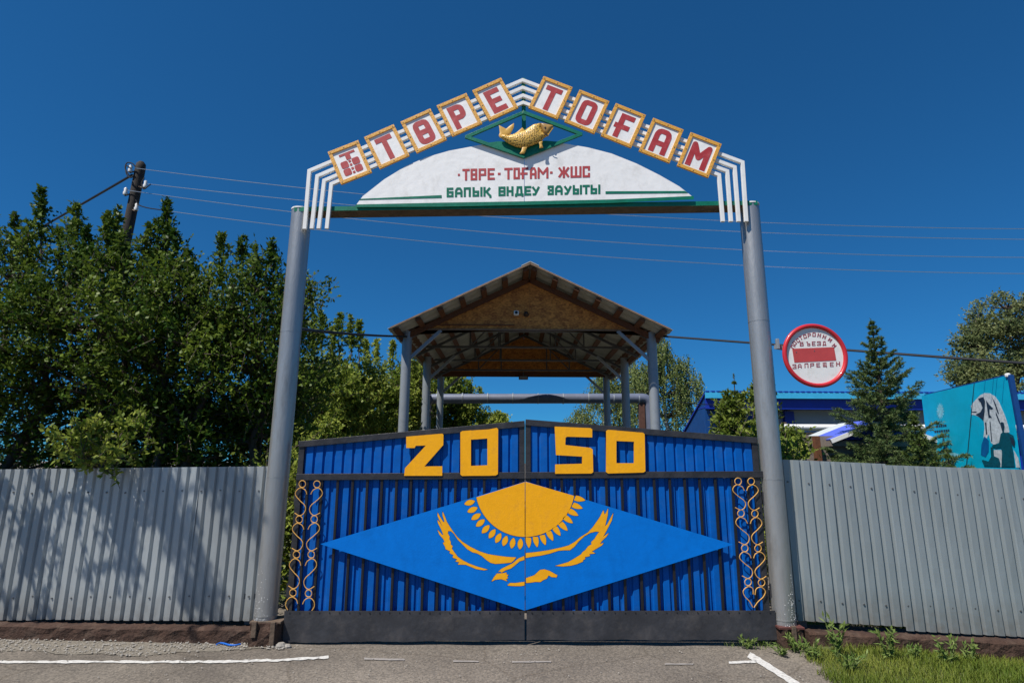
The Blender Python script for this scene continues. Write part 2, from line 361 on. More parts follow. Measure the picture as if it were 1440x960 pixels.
# ------------------------------------------------------------------ lettering: stroke glyphs, x and y in 0..1
G = {
 'Т': [[(0,1),(1,1)],[(.5,1),(.5,0)]], 'Ө': [[(0,0),(0,1),(1,1),(1,0),(0,0)],[(0,.5),(1,.5)]],
 'Р': [[(0,0),(0,1),(1,1),(1,.45),(0,.45)]], 'Е': [[(1,1),(0,1),(0,0),(1,0)],[(0,.5),(.85,.5)]],
 'О': [[(0,0),(0,1),(1,1),(1,0),(0,0)]], 'Ғ': [[(1,1),(.2,1),(.2,0)],[(-.05,.46),(.85,.46)]],
 'А': [[(0,0),(0,.7),(.25,1),(.75,1),(1,.7),(1,0)],[(0,.38),(1,.38)]], 'М': [[(0,0),(0,1),(.5,.4),(1,1),(1,0)]],
 'Ж': [[(.5,0),(.5,1)],[(0,0),(.35,.5),(0,1)],[(1,0),(.65,.5),(1,1)],[(.35,.5),(.65,.5)]],
 'Ш': [[(0,1),(0,0),(1,0),(1,1)],[(.5,1),(.5,0)]], 'С': [[(1,.75),(1,1),(0,1),(0,0),(1,0),(1,.25)]],
 'Б': [[(.95,1),(0,1),(0,0),(1,0),(1,.52),(0,.52)]], 'Л': [[(0,0),(0,1),(1,1),(1,0)]], 'П': [[(0,0),(0,1),(1,1),(1,0)]],
 'Ы': [[(0,1),(0,0),(.58,0),(.58,.52),(0,.52)],[(1,1),(1,0)]],
 'Қ': [[(0,0),(0,1)],[(0,.5),(.35,.5)],[(.95,1),(.35,.5),(.9,0),(1.05,-.05),(1.05,-.2)]],
 'Н': [[(0,0),(0,1)],[(1,0),(1,1)],[(0,.5),(1,.5)]], 'Д': [[(0,-.14),(0,0),(1,0),(1,-.14)],[(.16,0),(.25,1),(.78,1),(.86,0)]],
 'У': [[(0,1),(.5,.42)],[(1,1),(.4,0),(.15,0)]], 'З': [[(0,.8),(0,1),(1,1),(1,0),(0,0),(0,.2)],[(.35,.5),(1,.5)]],
 'И': [[(0,1),(0,0),(1,1),(1,0)]], 'Щ': [[(0,1),(0,0),(.9,0),(.9,1)],[(.45,1),(.45,0)],[(.9,0),(1.05,0),(1.05,-.22)]],
 'Ъ': [[(-.05,1),(.25,1),(.25,0),(1,0),(1,.5),(.25,.5)]], 'В': [[(0,0),(0,1),(.9,1),(.9,.52),(1,.52),(1,0),(0,0)],[(0,.52),(.9,.52)]],
 '-': [[(0,.5),(1,.5)]], '·': [[(.2,.5),(.8,.5)]],
}
def rl(x0, y0, x1, y1, cx=.22, cy=.16):
    return [(x0, y0 + cy), (x0, y1 - cy), (x0 + cx * .3, y1 - cy * .3), (x0 + cx, y1), (x1 - cx, y1), (x1 - cx * .3, y1 - cy * .3), (x1, y1 - cy), (x1, y0 + cy), (x1 - cx * .3, y0 + cy * .3), (x1 - cx, y0), (x0 + cx, y0), (x0 + cx * .3, y0 + cy * .3), (x0, y0 + cy)]
GR = {'О': [rl(0, 0, 1, 1)], 'Ө': [rl(0, 0, 1, 1), [(0, .5), (1, .5)]],
 'Р': [[(0, 0), (0, 1), (.72, 1), (.93, .94), (1, .84), (1, .60), (.93, .50), (.72, .44), (0, .44)]],
 'А': [[(0, 0), (0, .80), (.10, .94), (.28, 1), (.72, 1), (.90, .94), (1, .80), (1, 0)], [(0, .38), (1, .38)]]}
def glyph_polys(ch, w_, h_, t, stencil=False, serif=0.0):
    """polygons in a box w_ x h_ (y up from the bottom)"""
    gl = G[ch] if stencil else GR.get(ch, G[ch]); polys = []
    vx = {round(p[0], 3) for pl in gl for p, q in zip(pl, pl[1:]) if abs(p[0] - q[0]) < .02 for p in (p, q)}
    X = lambda u: t / 2 + u * (w_ - t); Y = lambda v: t / 2 + v * (h_ - t)
    for pl in gl:
        closed = pl[0] == pl[-1]
        P = [Vector((X(u), Y(v))) for u, v in pl]
        def turn(i):
            if i in (0, len(P) - 1):
                if not closed: return None
                d1, d2 = P[-1] - P[-2], P[1] - P[0]
            else: d1, d2 = P[i] - P[i - 1], P[i + 1] - P[i]
            return math.degrees(d1.angle(d2)) if d1.length > 1e-6 and d2.length > 1e-6 else 0
        tn_ = [turn(i) for i in range(len(P))]
        for i in range(len(P) - 1):
            p, q = pl[i], pl[i + 1]; a, b = P[i].copy(), P[i + 1].copy()
            d = (b - a); L = d.length
            if L < 1e-6: continue
            d /= L
            ext = lambda tt: t / 2 if tt is None or 80 < tt < 100 else 0
            ea, eb = ext(tn_[i]), ext(tn_[i + 1])
            if abs(d.x) > .12 and abs(d.y) > .12:
                if tn_[i] is None: ea = t * .1
                if tn_[i + 1] is None: eb = t * .1
            if stencil and abs(d.y) < .12:
                if round(p[0], 3) in vx: ea = -t * .5 - .05 * t
                if round(q[0], 3) in vx: eb = -t * .5 - .05 * t
                if L + ea + eb <= .02 * t: continue
            for k, e in ((i, a), (i + 1, b)):
                if tn_[k] is not None and not 80 < tn_[k] < 100 and not (stencil and abs(d.y) < .12):
                    polys.append([(e.x + t / 2 * math.cos(j * math.pi / 6), e.y + t / 2 * math.sin(j * math.pi / 6)) for j in range(12)])
            a = a - d * ea; b = b + d * eb; s = Vector((-d.y, d.x)) * t / 2
            polys.append([tuple(a - s), tuple(b - s), tuple(b + s), tuple(a + s)])
        if serif:
            for e, e2 in ((pl[0], pl[1]), (pl[-1], pl[-2])):
                if e[1] in (0, 1) and abs(e[0] - e2[0]) < .3 and abs(e[1] - e2[1]) > .3:
                    x, y = X(e[0]), Y(e[1]); hh = t * .35
                    polys.append([(x - serif, y - hh), (x + serif, y - hh), (x + serif, y + hh), (x - serif, y + hh)])
    return polys
def quad_map(q):
    """q = TL,TR,BR,BL -> f(u,v) bilinear with u right, v up in 0..1"""
    TL, TR, BR, BL = [Vector(p) for p in q]
    return lambda u, v: (BL * (1 - u) + BR * u) * (1 - v) + (TL * (1 - u) + TR * u) * v

# ================================================================== SETTING: ground
def zg(x, y): return -0.10 * sstep(2.9, 5.4, x)
def atg(px, py):
    p = at_plane(px, py, Vector((0, 0, 0)), Vector((0, 0, 1)))
    for _ in range(3): p = at_plane(px, py, Vector((0, 0, zg(p.x, p.y))), Vector((0, 0, 1)))
    return p
def sheet_grid(name, xs, ys, m, dz=0.0, inside=None, kind='structure', rough=0.0):
    mb = MB(); idx = {}
    for j, y in enumerate(ys):
        for i, x in enumerate(xs):
            idx[i, j] = len(mb.v); mb.v.append((x, y, zg(x, y) + dz + (random.uniform(0, rough) if rough else 0)))
    for j in range(len(ys) - 1):
        for i in range(len(xs) - 1):
            cx, cy = (xs[i] + xs[i + 1]) / 2, (ys[j] + ys[j + 1]) / 2
            if inside is None or inside(cx, cy):
                mb.f.append((idx[i, j], idx[i + 1, j], idx[i + 1, j + 1], idx[i, j + 1])); mb.m.append(0)
    o = mb.build(name, m, fixn=False); tag(o, kind=kind); return o
xs = [-900, -300, -100, -40, -20] + [x * .5 for x in range(-24, 25)] + [20, 40, 100, 300, 900]
ys = [-900, -100, -30] + [y * .5 for y in range(-16, 17)] + [12, 20, 40, 100, 300, 1200]
sheet_grid('ground', xs, ys, M_asphalt)
# gravel verge at the foot of the left fence
gx = np.arange(-9, -2.2, .05); gy = np.arange(-.52, .25, .025)
def in_gravel(x, y):
    return y > -.34 - .05 * math.sin(x * 3.1) - .03 * math.sin(x * 9) + .10 * sstep(-3.2, -2.3, x)
sheet_grid('gravel_verge', list(gx), list(gy), M_gravel, .002, in_gravel, rough=.004)
# grassy ground on the right
def in_grass(x, y):
    return x > 2.78 + (y + .1) * .47 + .06 * math.sin(y * 7) + .04 * math.sin(y * 17) and x > 2.5
sheet_grid('grassy_verge', list(np.arange(2.0, 9, .08)), list(np.arange(-4.5, .4, .08)), M_soil, .004, lambda x, y: in_grass(x - .12, y), rough=.006)
# earth behind the fences
sheet_grid('earth_ground', list(np.arange(-16, -2.6, .4)), list(np.arange(.45, 30, .6)), M_soil, .006)
sheet_grid('earth_ground', list(np.arange(4.2, 26, .4)), list(np.arange(.45, 34, .6)), M_soil, .006)

def paint_strip(name, pts, wpx, m, jit=.35):
    """painted line on the ground through photo points; wpx is its width in photo pixels (vertical)"""
    mb = MB(); P = []
    for (a, b) in zip(pts, pts[1:]):
        n = max(2, int(abs(b[0] - a[0]) / 7 + abs(b[1] - a[1]) / 7))
        for k in range(n): P.append((lerp(a[0], b[0], k / n), lerp(a[1], b[1], k / n)))
    P.append(pts[-1])
    for i, (x, y) in enumerate(P):
        a = P[max(0, i - 1)]; b = P[min(len(P) - 1, i + 1)]
        dx, dy = b[0] - a[0], b[1] - a[1]; L = math.hypot(dx, dy); nx, ny = -dy / L, dx / L
        for s in (-1, 1):
            q = atg(x + nx * s * (wpx / 2 + random.uniform(-jit, jit)), y + ny * s * (wpx / 2 + random.uniform(-jit, jit)))
            mb.v.append((q.x, q.y, q.z + .007))
    for i in range(len(P) - 1): mb.f.append((2 * i, 2 * i + 1, 2 * i + 3, 2 * i + 2)); mb.m.append(0)
    return tag(mb.build(name, m), kind='structure')
paint_strip('road_line', [(-60, 931), (100, 931), (250, 931), (330, 930.5), (390, 928.5), (462, 924.5)], 3.3, M_line, .9)
paint_strip('road_line', [(1053, 921), (1075, 934), (1096, 947), (1122, 964)], 8, M_line, .9)
paint_strip('road_line', [(1025, 932), (1064, 930.5)], 3.4, M_line)
paint_strip('road_line', [(512, 926.3), (540, 927.5), (569, 928)], 2.6, M_linew)
paint_strip('road_line', [(637, 930), (673, 930.7)], 1.8, M_linew)
paint_strip('road_line', [(720, 931), (775, 930.7)], 2.0, M_linew)
paint_strip('road_line', [(935, 934), (975, 934)], 1.6, M_linew)

# ================================================================== ENTRANCE ARCH
def vx(x0, y0, y): return 738 + (x0 - 738) * (y + 3216) / (y0 + 3216)      # follows a true vertical in the photo
arch = thing('entrance_arch', at(738, 905, 0), 'tall gateway arch of two grey steel posts, a green beam and four bent white bars', 'gate arch')
for (top, bot) in (((424.5, 297), (372.5, 878)), ((1053, 290), (1104, 884))):
    a, b = at(*bot, 0), at(*top, 0)
    pole = MB().tube([b.lerp(a, k / 8) for k in range(9)], .107, 28).build('pole', M_pole, arch, smooth=True)
    m = MB()
    m.tube([b + Vector((0, 0, -.004)), b + Vector((0, 0, .012))], .112, 24)
    m.build('pole_cap', M_white, pole, smooth=True)
    mb = MB()               # splashed paint and blisters low on the pole
    for k in range(70):
        an = R(random.gauss(-60 if top[0] > 700 else -100, 22)); zz = a.z + .03 + abs(random.gauss(0, .22)); f = (zz - a.z) / (b.z - a.z); q = a.lerp(b, f)
        nrm = Vector((math.cos(an), math.sin(an), 0)); c = q + nrm * .1055; s_ = random.uniform(.002, .0055)
        tg = Vector((-nrm.y, nrm.x, 0)); mb.add([c + tg * s_, c + Vector((0, 0, s_ * 1.6)), c - tg * s_, c - Vector((0, 0, s_ * 1.8)), c + nrm * .004], [(0, 1, 4), (1, 2, 4), (2, 3, 4), (3, 0, 4)])
    tag(mb.build('paint_blisters', M_white, pole), kind='stuff')
    for f in (.34, .68):    # weld seams
        q = a.lerp(b, f + random.uniform(-.04, .04)); ax = (b - a).normalized()
        MB().tube([q - ax * .005, q + ax * .005], .1088, 24).build('weld_seam', M_pole, pole, smooth=True)
    for k in range(2):      # weld bands low on the pole
        q = a + Vector((0, 0, .04 + .055 * k))
        MB().tube([q + Vector((0, 0, -.006)), q + Vector((0, 0, .006))], .110, 24).build('weld_band', M_pole, pole, smooth=True)
# piers
def pier(x0, x1, ytop, ybot, seed):
    random.seed(seed)
    a = at(x0, ytop, -.13); b = at(x1, ybot, -.13); m = MB()
    z0, z1 = b.z - .1, a.z
    n = 7; segs = 5
    rings = []
    for k in range(segs + 1):
        z = lerp(z0, z1, k / segs); f = 1 + .07 * (1 - k / segs)
        cx, w2 = (a.x + b.x) / 2, (b.x - a.x) / 2 * f
        ring = []
        for (ux, uy) in ((-1, -1), (-.4, -1.05), (.1, -.98), (.6, -1.06), (1, -1), (1.03, 0), (1, 1), (0, 1), (-1, 1), (-1.04, 0)):
            ring.append((cx + ux * w2 + random.uniform(-.012, .012), uy * .13 * f + random.uniform(-.012, .012), z))
        rings.append(ring)
    nn = 10; vs = [p for r_ in rings for p in r_]; fs = []
    for k in range(segs):
        for i in range(nn): fs.append((k * nn + i, k * nn + (i + 1) % nn, (k + 1) * nn + (i + 1) % nn, (k + 1) * nn + i))
    fs.append(tuple(segs * nn + i for i in range(nn)))
    m.add(vs, fs)
    p = m.build('pier', M_plinth, arch)
    return p, a, b
p, a, b = pier(351, 388, 876, 912, 3)
MB().box((a.x + .03, -.155, b.z + .1), (a.x + .075, -.125, a.z + .02)).build('steel_strip', M_rust, p, bevel=.004)
m = MB(); m.box((b.x - .065, -.15, b.z - .02), (b.x - .02, -.12, a.z + .015))
m.build('steel_strip', M_rust, p, bevel=.004)
MB().box((a.x - .01, -.115, a.z - .01), (b.x + .02, .11, a.z + .012)).build('base_plate', M_rust, p, bevel=.004)
p, a, b = pier(1098, 1134, 884, 922, 5)
m = MB(); m.box((a.x + .10, -.15, b.z + .05), (a.x + .14, -.125, a.z + .03))
m.build('steel_strip', M_rust, p, bevel=.004)
MB().box((a.x - .015, -.135, a.z - .006), (b.x + .01, .11, a.z + .016)).build('base_plate', mat('red_oxide', (.10, .035, .03), .7, .1, .3, 10), p, bevel=.004)
random.seed(9)
# beam: green front face, rusty underside
la, lb = at(414, 294.5, -.1), at(1065, 285.5, -.1)
dz = .022
m = MB(); m.add([(la.x, -.10, la.z - dz), (lb.x, -.10, lb.z - dz), (lb.x, .09, lb.z - dz), (la.x, .09, la.z - dz),
                 (la.x, -.10, la.z + dz), (lb.x, -.10, lb.z + dz), (lb.x, .09, lb.z + dz), (la.x, .09, la.z + dz)],
                [(0, 3, 2, 1), (4, 5, 6, 7), (1, 2, 6, 5), (2, 3, 7, 6), (3, 0, 4, 7), (0, 1, 5, 4)])
beam = m.build('beam', M_rust, arch)
m = MB(); m.add([(la.x, -.106, la.z - dz * 1.1), (lb.x, -.106, lb.z - dz * 1.1), (lb.x, -.1005, lb.z - dz * 1.1), (la.x, -.1005, la.z - dz * 1.1),
                 (la.x, -.106, la.z + dz * 1.2), (lb.x, -.106, lb.z + dz * 1.2), (lb.x, -.1005, lb.z + dz * 1.2), (la.x, -.1005, la.z + dz * 1.2)],
                [(0, 3, 2, 1), (4, 5, 6, 7), (1, 2, 6, 5), (2, 3, 7, 6), (3, 0, 4, 7), (0, 1, 5, 4)])
m.build('beam_face', M_green, beam)
# four bent white bars
YB = -.135
def bent_bar(pts, name='arch_bar', wd=.042):
    P = [at(x, y, YB) for x, y in pts]; m = MB()
    dirs = [(P[i + 1] - P[i]).normalized() for i in range(len(P) - 1)]
    L = []; Rr = []
    for i, p in enumerate(P):
        if i == 0: n = Vector((-dirs[0].z, 0, dirs[0].x)); k = 1
        elif i == len(P) - 1: n = Vector((-dirs[-1].z, 0, dirs[-1].x)); k = 1
        else:
            n1 = Vector((-dirs[i - 1].z, 0, dirs[i - 1].x)); n2 = Vector((-dirs[i].z, 0, dirs[i].x)); n = (n1 + n2).normalized(); k = 1 / max(.3, n.dot(n1))
        L.append(p + n * wd / 2 * k); Rr.append(p - n * wd / 2 * k)
    poly = [(q.x, q.z) for q in L] + [(q.x, q.z) for q in reversed(Rr)]
    n = len(P); vs = []
    for y in (YB - .002, YB + .028):
        vs += [(q.x, y, q.z) for q in L] + [(q.x, y, q.z) for q in Rr]
    fs = []
    for i in range(n - 1):
        fs += [(i, i + 1, n + i + 1, n + i), (2 * n + i, 3 * n + i, 3 * n + i + 1, 2 * n + i + 1), (i, 2 * n + i, 2 * n + i + 1, i + 1), (n + i, n + i + 1, 3 * n + i + 1, 3 * n + i)]
    fs += [(0, n, 3 * n, 2 * n), (n - 1, 3 * n - 1, 4 * n - 1, 2 * n - 1)]
    m.add(vs, fs); return m.build(name, M_white, arch, bevel=.003)
bent_bar([(428, 322), (434.8, 240), (735, 112.5), (1044.5, 228), (1050, 311.5)])
bent_bar([(438, 321.5), (446, 247.5), (735.2, 123), (1033.5, 235), (1039.3, 311.5)])
bent_bar([(447.7, 321.5), (455.7, 253.8), (735.5, 134), (1023, 240.5), (1028.4, 311.5)])
bent_bar([(459.3, 321.5), (465.7, 258.5), (735.8, 144), (1011.5, 245.8), (1017, 311.5)])
# green upright behind the bars
a, b = at(736, 111, -.09), at(737, 205, -.09)
MB().bar(a, b, .046, .03).build('upright_post', M_green, arch)

# ================================================================== LETTER SIGNS
BOX = [
 ('emblem', ((460.5,213.7),(503.7,197),(523,242),(479.5,259.5)), 'square sign with a red T over four red lobes, leftmost of the arch'),
 ('Т', ((512.5,192.5),(554,174.5),(575.5,218.7),(533,238)), 'square white sign with red letter T on the left half of the arch'),
 ('Ө', ((563,171),(605.5,152.5),(628,196),(585.7,215.5)), 'square white sign with a red rounded letter crossed by a bar, left half of arch'),
 ('Р', ((613.7,148.7),(655.5,130.7),(678.7,173.7),(636,191.7)), 'square white sign with a red letter P in a yellow frame on the arch'),
 ('Е', ((664.5,127),(705.5,108.7),(728,152),(687.5,170.5)), 'square white sign with a red letter E just left of the peak of the arch'),
 ('Т', ((765,107.5),(806,122.5),(783.7,168),(742.5,151)), 'square white sign with red letter T just right of the arch peak'),
 ('О', ((815.7,126),(857.5,142.5),(835.7,188),(793,171)), 'square white sign with a plain red letter O on the right slope of the arch'),
 ('Ғ', ((867,145.5),(908.7,161.7),(887.5,208),(844,190)), 'square white sign with a red barred letter F on the right half of the arch'),
 ('А', ((919.5,165.7),(962.5,183),(941,228.7),(897.5,212)), 'square white sign with a red letter A in a yellow frame on the arch'),
 ('М', ((972.5,186),(1016,203),(995.5,249.5),(951,232.5)), 'square white sign with red letter M at the right end of the arch'),
]
YF = -.163
for ch, q, lab in BOX:
    P = [at(x, y, YF) for x, y in q]
    c = sum(P, Vector()) / 4
    ux = ((P[1] - P[0]) + (P[2] - P[3])).normalized(); uz = Vector((-ux.z, 0, ux.x))
    W = ((P[1] - P[0]).length + (P[2] - P[3]).length) / 2; H = ((P[0] - P[3]).length + (P[1] - P[2]).length) / 2
    t = thing('letter_sign', (c.x, YF + .03, c.z - H / 2), lab, 'letter sign', 'lettered square signs along the arch')
    fw = .040; dp = .024
    L = lambda u, v, y: c + ux * u + uz * v + Vector((0, y - YF, 0))
    # four frame boards, butted
    for (u0, v0, u1, v1) in ((-W/2, H/2 - fw/2, W/2, H/2 - fw/2), (-W/2, -H/2 + fw/2, W/2, -H/2 + fw/2)):
        brd = MB().bar(L(u0, v0, YF + dp/2), L(u1, v1, YF + dp/2), fw, dp).build('frame_board', M_yframe, t, bevel=.002)
        mm = MB()
        for k in (-.44, 0, .44):
            cc = L(k * W, v0 + random.uniform(-.004, .004), YF - .003)
            mm.tube([cc, cc + Vector((0, .006, 0))], .0055, 6)
        mm.build('screw', M_screw, brd)
    for s in (-1, 1):
        u = s * (W/2 - fw/2)
        brd = MB().bar(L(u, -H/2 + fw, YF + dp/2 + .001), L(u, H/2 - fw, YF + dp/2 + .001), fw, dp - .002).build('frame_board', M_yframe, t, bevel=.002)
        cc = L(u, random.uniform(-.03, .03), YF - .002)
        MB().tube([cc, cc + Vector((0, .006, 0))], .0055, 6).build('screw', M_screw, brd)
    m = MB(); m.bar(L(-W/2 + fw*.6, 0, YF + dp - .006), L(W/2 - fw*.6, 0, YF + dp - .006), H - fw * 1.2, .010)
    m.build('panel', M_board, t)
    iw, ih = W - 2 * fw, H - 2 * fw
    polys = []
    if ch == 'emblem':
        def rr(x0, y0, x1, y1, r):
            o = []
            for cx, cy, a0 in ((x1 - r, y1 - r, 0), (x0 + r, y1 - r, 90), (x0 + r, y0 + r, 180), (x1 - r, y0 + r, 270)):
                for k in range(5):
                    an = R(a0 + k * 22.5); o.append((cx + r * math.cos(an), cy + r * math.sin(an)))
            return o
        S_ = lambda x0, y0, x1, y1, r=.01: [((x - .5) * iw, (y - .5) * ih) for x, y in rr(x0, y0, x1, y1, r)]
        polys = [S_(.20, .80, .84, .88), S_(.42, .62, .62, .80), S_(.13, .37, .43, .61, .07), S_(.59, .37, .89, .61, .07),
                 S_(.13, .10, .43, .34, .07), S_(.59, .10, .89, .34, .07), S_(.46, .51, .56, .59), S_(.46, .38, .56, .46, .03), S_(.46, .24, .56, .32), S_(.46, .10, .56, .18)]
    else:
        lw = {'М': .80, 'О': .66, 'Ө': .66, 'Р': .62, 'Е': .62, 'Т': .68, 'Ғ': .66, 'А': .68}[ch] * iw; lh = ih * .84
        off = {'Р': -.04}.get(ch, 0) * iw
        polys = [[(x - lw / 2 + off, y - lh / 2 - ih * .025) for x, y in pl] for pl in glyph_polys(ch, lw, lh, iw * .215)]
    m = MB(); yb = YF + dp - .0112
    union_plate(m, polys, yb - .0025, yb - .0003, lambda u, v, d: L(u, v, d))
    m.build('letter', M_red, t)

# ================================================================== HALF-ROUND SIGN BOARD
YS = -.128
top = [(500.7,288.5),(510,276),(540,252.5),(570,234),(600,221),(632,212),(675,204),(708,200.5),(737,199.5),(768,200.5),(797,202.5),(827,207.5),(860,216),(895,230),(927,246),(955,262),(975,277.5)]
bt = thing('sign_board', at(738, 288, YS), 'large half-round white sign board with red and green lettering standing on the beam', 'sign board')
def xz(px, py, Y): p = at(px, py, Y); return (p.x, p.z)
midb = (737.5, 284.5)
Lp = [p for p in top if p[0] <= 737] ; Rp = [p for p in top if p[0] >= 737]
MB().prism([xz(x, y, YS) for x, y in Lp + [(737, 285.5), (500.7, 290)]][::-1], YS, YS + .018).build('board_panel', M_board, bt)
MB().prism([xz(x + (.7 if i == 0 else 0), y, YS) for i, (x, y) in enumerate(Rp + [(975, 279.5), (737.7, 285.5)])][::-1], YS, YS + .018).build('board_panel', M_board, bt)
def flat(polys_px, Y, name, m, parent, th=.002):
    mb = MB(); union_plate(mb, [[xz(x, y, Y) for x, y in pl] for pl in polys_px], Y, Y + th); return mb.build(name, m, parent)
YT = YS - .003
flat([[(500, 287.6), (620, 285.0), (737, 283.2), (860, 280.5), (975.5, 275.6), (975.5, 280.4), (860, 285.4), (737, 288.2), (620, 290.6), (500, 291.2)]], YT, 'green_band', M_green, bt)
flat([[(507, 279.6), (621, 274.4), (621, 278.3), (504.5, 281.2)]], YT, 'green_stripe', M_green, bt)
flat([[(851.5, 269), (963, 268.6), (967.5, 271.4), (851.5, 272.6)]], YT, 'green_stripe', M_green, bt)
def word(row, top_l, bot_l, tpx, Y, name, m, parent, stencil):
    for ch, x0, x1 in row:
        yt = lambda x: lerp(top_l[1], top_l[3], (x - top_l[0]) / (top_l[2] - top_l[0]))
        yb = lambda x: lerp(bot_l[1], bot_l[3], (x - bot_l[0]) / (bot_l[2] - bot_l[0]))
        wpx, hpx = x1 - x0, yb(x0) - yt(x0)
        q = quad_map([(x0, yt(x0)), (x1, yt(x1)), (x1, yb(x1)), (x0, yb(x0))])
        pl = []
        if ch in '·-':
            hh = tpx / 2
            pl = [[(0, hpx / 2 - hh), (wpx, hpx / 2 - hh), (wpx, hpx / 2 + hh), (0, hpx / 2 + hh)]]
        else: pl = glyph_polys(ch, wpx, hpx, tpx, stencil)
        pp = [[tuple(q(x / wpx, y / hpx)) for x, y in p_] for p_ in pl]
        flat(pp, Y, name, m, parent)
z6 = lambda a, b: (620 + a / 6, 620 + b / 6)
row1 = [('·',143,160),('Т',181,242),('Ө',250,306),('Р',318,382),('Е',393,454),('-',480,503),('Т',534,605),('О',612,666),('Ғ',672,738),('А',750,807),('М',815,907),('·',920,942),('Ж',988,1086),('Ш',1093,1186),('С',1195,1258)]
row1 = [(c, *z6(a, b)) for c, a, b in row1]
word(row1, (650, 237.6, 830, 233.4), (650, 253.9, 830, 249.3), 3.0, YT, 'red_letter', M_red2, bt, True)
row2 = [('Б',48,106),('А',118,182),('Л',192,252),('Ы',266,350),('Қ',358,424),('Ө',485,545),('Н',553,612),('Д',625,697),('Е',704,762),('У',765,835),('З',900,952),('А',962,1027),('У',1035,1104),('Ы',1112,1190),('Т',1195,1256),('Ы',1262,1345)]
row2 = [(c, *z6(a, b)) for c, a, b in row2]
word(row2, (628, 264, 844, 259.5), (628, 277.4, 844, 272.6), 3.0, YT, 'green_letter', M_green, bt, True)

# ================================================================== GREEN DIAMOND WITH FISH
YD = -.150
dt = thing('fish_emblem', at(736, 222, YD), 'yellow carved carp in a green diamond frame at the middle of the arch', 'emblem')
dc = [(736.5, 158.5), (817, 189), (736.5, 220.5), (656, 193)]
for i in range(4):
    a, b = at(*dc[i], YD), at(*dc[(i + 1) % 4], YD); e = (b - a).normalized() * .012
    MB().bar(a - e, b + e, .040, .024 - .002 * (i % 2)).build('frame_bar', M_green, dt, bevel=.002)
flat([[(681, 201.5), (700, 199), (735, 199.5), (768, 198), (790, 200), (737, 220.5)]], YD + .004, 'backing_plate', M_green, dt, .006)
z3 = lambda pts: [(640 + x / 6.4, 140 + y / 6.4) for x, y in pts]
def dist_poly(p, P):
    best = 1e9
    for i in range(len(P)):
        a = Vector(P[i]); b = Vector(P[(i + 1) % len(P)]); d = b - a; t = max(0, min(1, (p - a).dot(d) / max(1e-12, d.dot(d))))
        best = min(best, (p - a - d * t).length)
    return best
def inside_poly(x, y, P):
    c = False
    for i in range(len(P)):
        x1, y1 = P[i]; x2, y2 = P[(i + 1) % len(P)]
        if (y1 > y) != (y2 > y) and x < (x2 - x1) * (y - y1) / (y2 - y1) + x1: c = not c
    return c
def puff(name, poly_px, Y, depth, m, parent, step=.014, edge=.008):
    P = [xz(x, y, Y) for x, y in poly_px]
    ar = sum(P[i][0] * P[(i + 1) % len(P)][1] - P[(i + 1) % len(P)][0] * P[i][1] for i in range(len(P)))
    if ar < 0: P = P[::-1]
    vs = [Vector(p) for p in P]; nb = len(vs)
    x0, x1 = min(p[0] for p in P), max(p[0] for p in P); z0, z1 = min(p[1] for p in P), max(p[1] for p in P)
    x = x0
    while x < x1:
        z = z0
        while z < z1:
            v = Vector((x + random.uniform(-.2, .2) * step, z + random.uniform(-.2, .2) * step))
            if inside_poly(v.x, v.y, P) and dist_poly(v, P) > step * .35: vs.append(v)
            z += step
        x += step
    r = delaunay_2d_cdt(vs, [], [list(range(nb))], 0, 1e-6)
    tris = [f for f, og in zip(r[2], r[5]) if og]; V = r[0]
    ds = [dist_poly(v, P) for v in V]; dm = max(ds)
    off = [depth * math.sqrt(max(0, 1 - (1 - d / dm) ** 2)) for d in ds]
    n = len(V); mb = MB()
    vv = [(v.x, Y - edge / 2 - o, v.y) for v, o in zip(V, off)] + [(v.x, Y + edge / 2 + o * .6, v.y) for v, o in zip(V, off)]
    ec = {}
    for f in tris:
        for i in range(len(f)): ec[(f[i], f[(i + 1) % len(f)])] = 1
    fs = [tuple(f) for f in tris] + [tuple(n + i for i in reversed(f)) for f in tris] + [(b, a, n + a, n + b) for (a, b) in ec if (b, a) not in ec]
    mb.add(vv, fs); return mb.build(name, m, parent, smooth=True)
YFi = YD - .032
body = puff('fish_body', z3([(412,346),(404,328),(430,318),(480,325),(520,315),(560,302),(600,288),(628,280),(660,256),(700,230),(735,220),(768,215),(775,260),(790,300),(835,325),(805,345),(780,372),(740,395),(690,415),(640,432),(590,436),(530,420),(480,395),(440,368)]), YFi, .040, M_fish, dt)
puff('fish_head', z3([(766,216),(800,220),(835,228),(880,238),(886,254),(865,288),(838,326),(812,318),(792,300),(776,260)]), YFi - .006, .034, M_fishhead, dt, .010)
flat([z3([(838,326),(812,318),(795,303),(801,299),(818,312),(840,318)])], YFi - .042, 'gill_line', M_dark, dt)
flat([z3([(886,252),(850,300),(838,326),(828,322),(842,285),(868,262)])], YFi - .030, 'jaw_plate', M_fish2, dt, .02)
puff('tail_fin', z3([(404,345),(393,326),(402,300),(398,262),(394,232),(430,252),(458,266),(495,238),(530,214),(528,252),(500,308),(470,330),(430,335)]), YFi, .006, M_fish2, dt, .012)
puff('dorsal_fin', z3([(522,316),(562,292),(604,254),(628,282),(600,300)]), YFi + .003, .004, M_fish2, dt, .012)
puff('pelvic_fin', z3([(606,428),(650,426),(640,452),(625,486),(580,488),(598,462)]), YFi - .012, .006, M_fish2, dt, .012)
puff('pectoral_fin', z3([(750,384),(786,374),(782,400),(792,434),(758,438),(760,410)]), YFi - .012, .006, M_fish2, dt, .012)
ec = at(640 + 812 / 6.4, 140 + 256 / 6.4, YFi - .040)
m = MB(); m.tube([ec + Vector((0, -.006, 0)), ec + Vector((0, .01, 0))], .011, 12); m.build('eye', M_dark, dt)

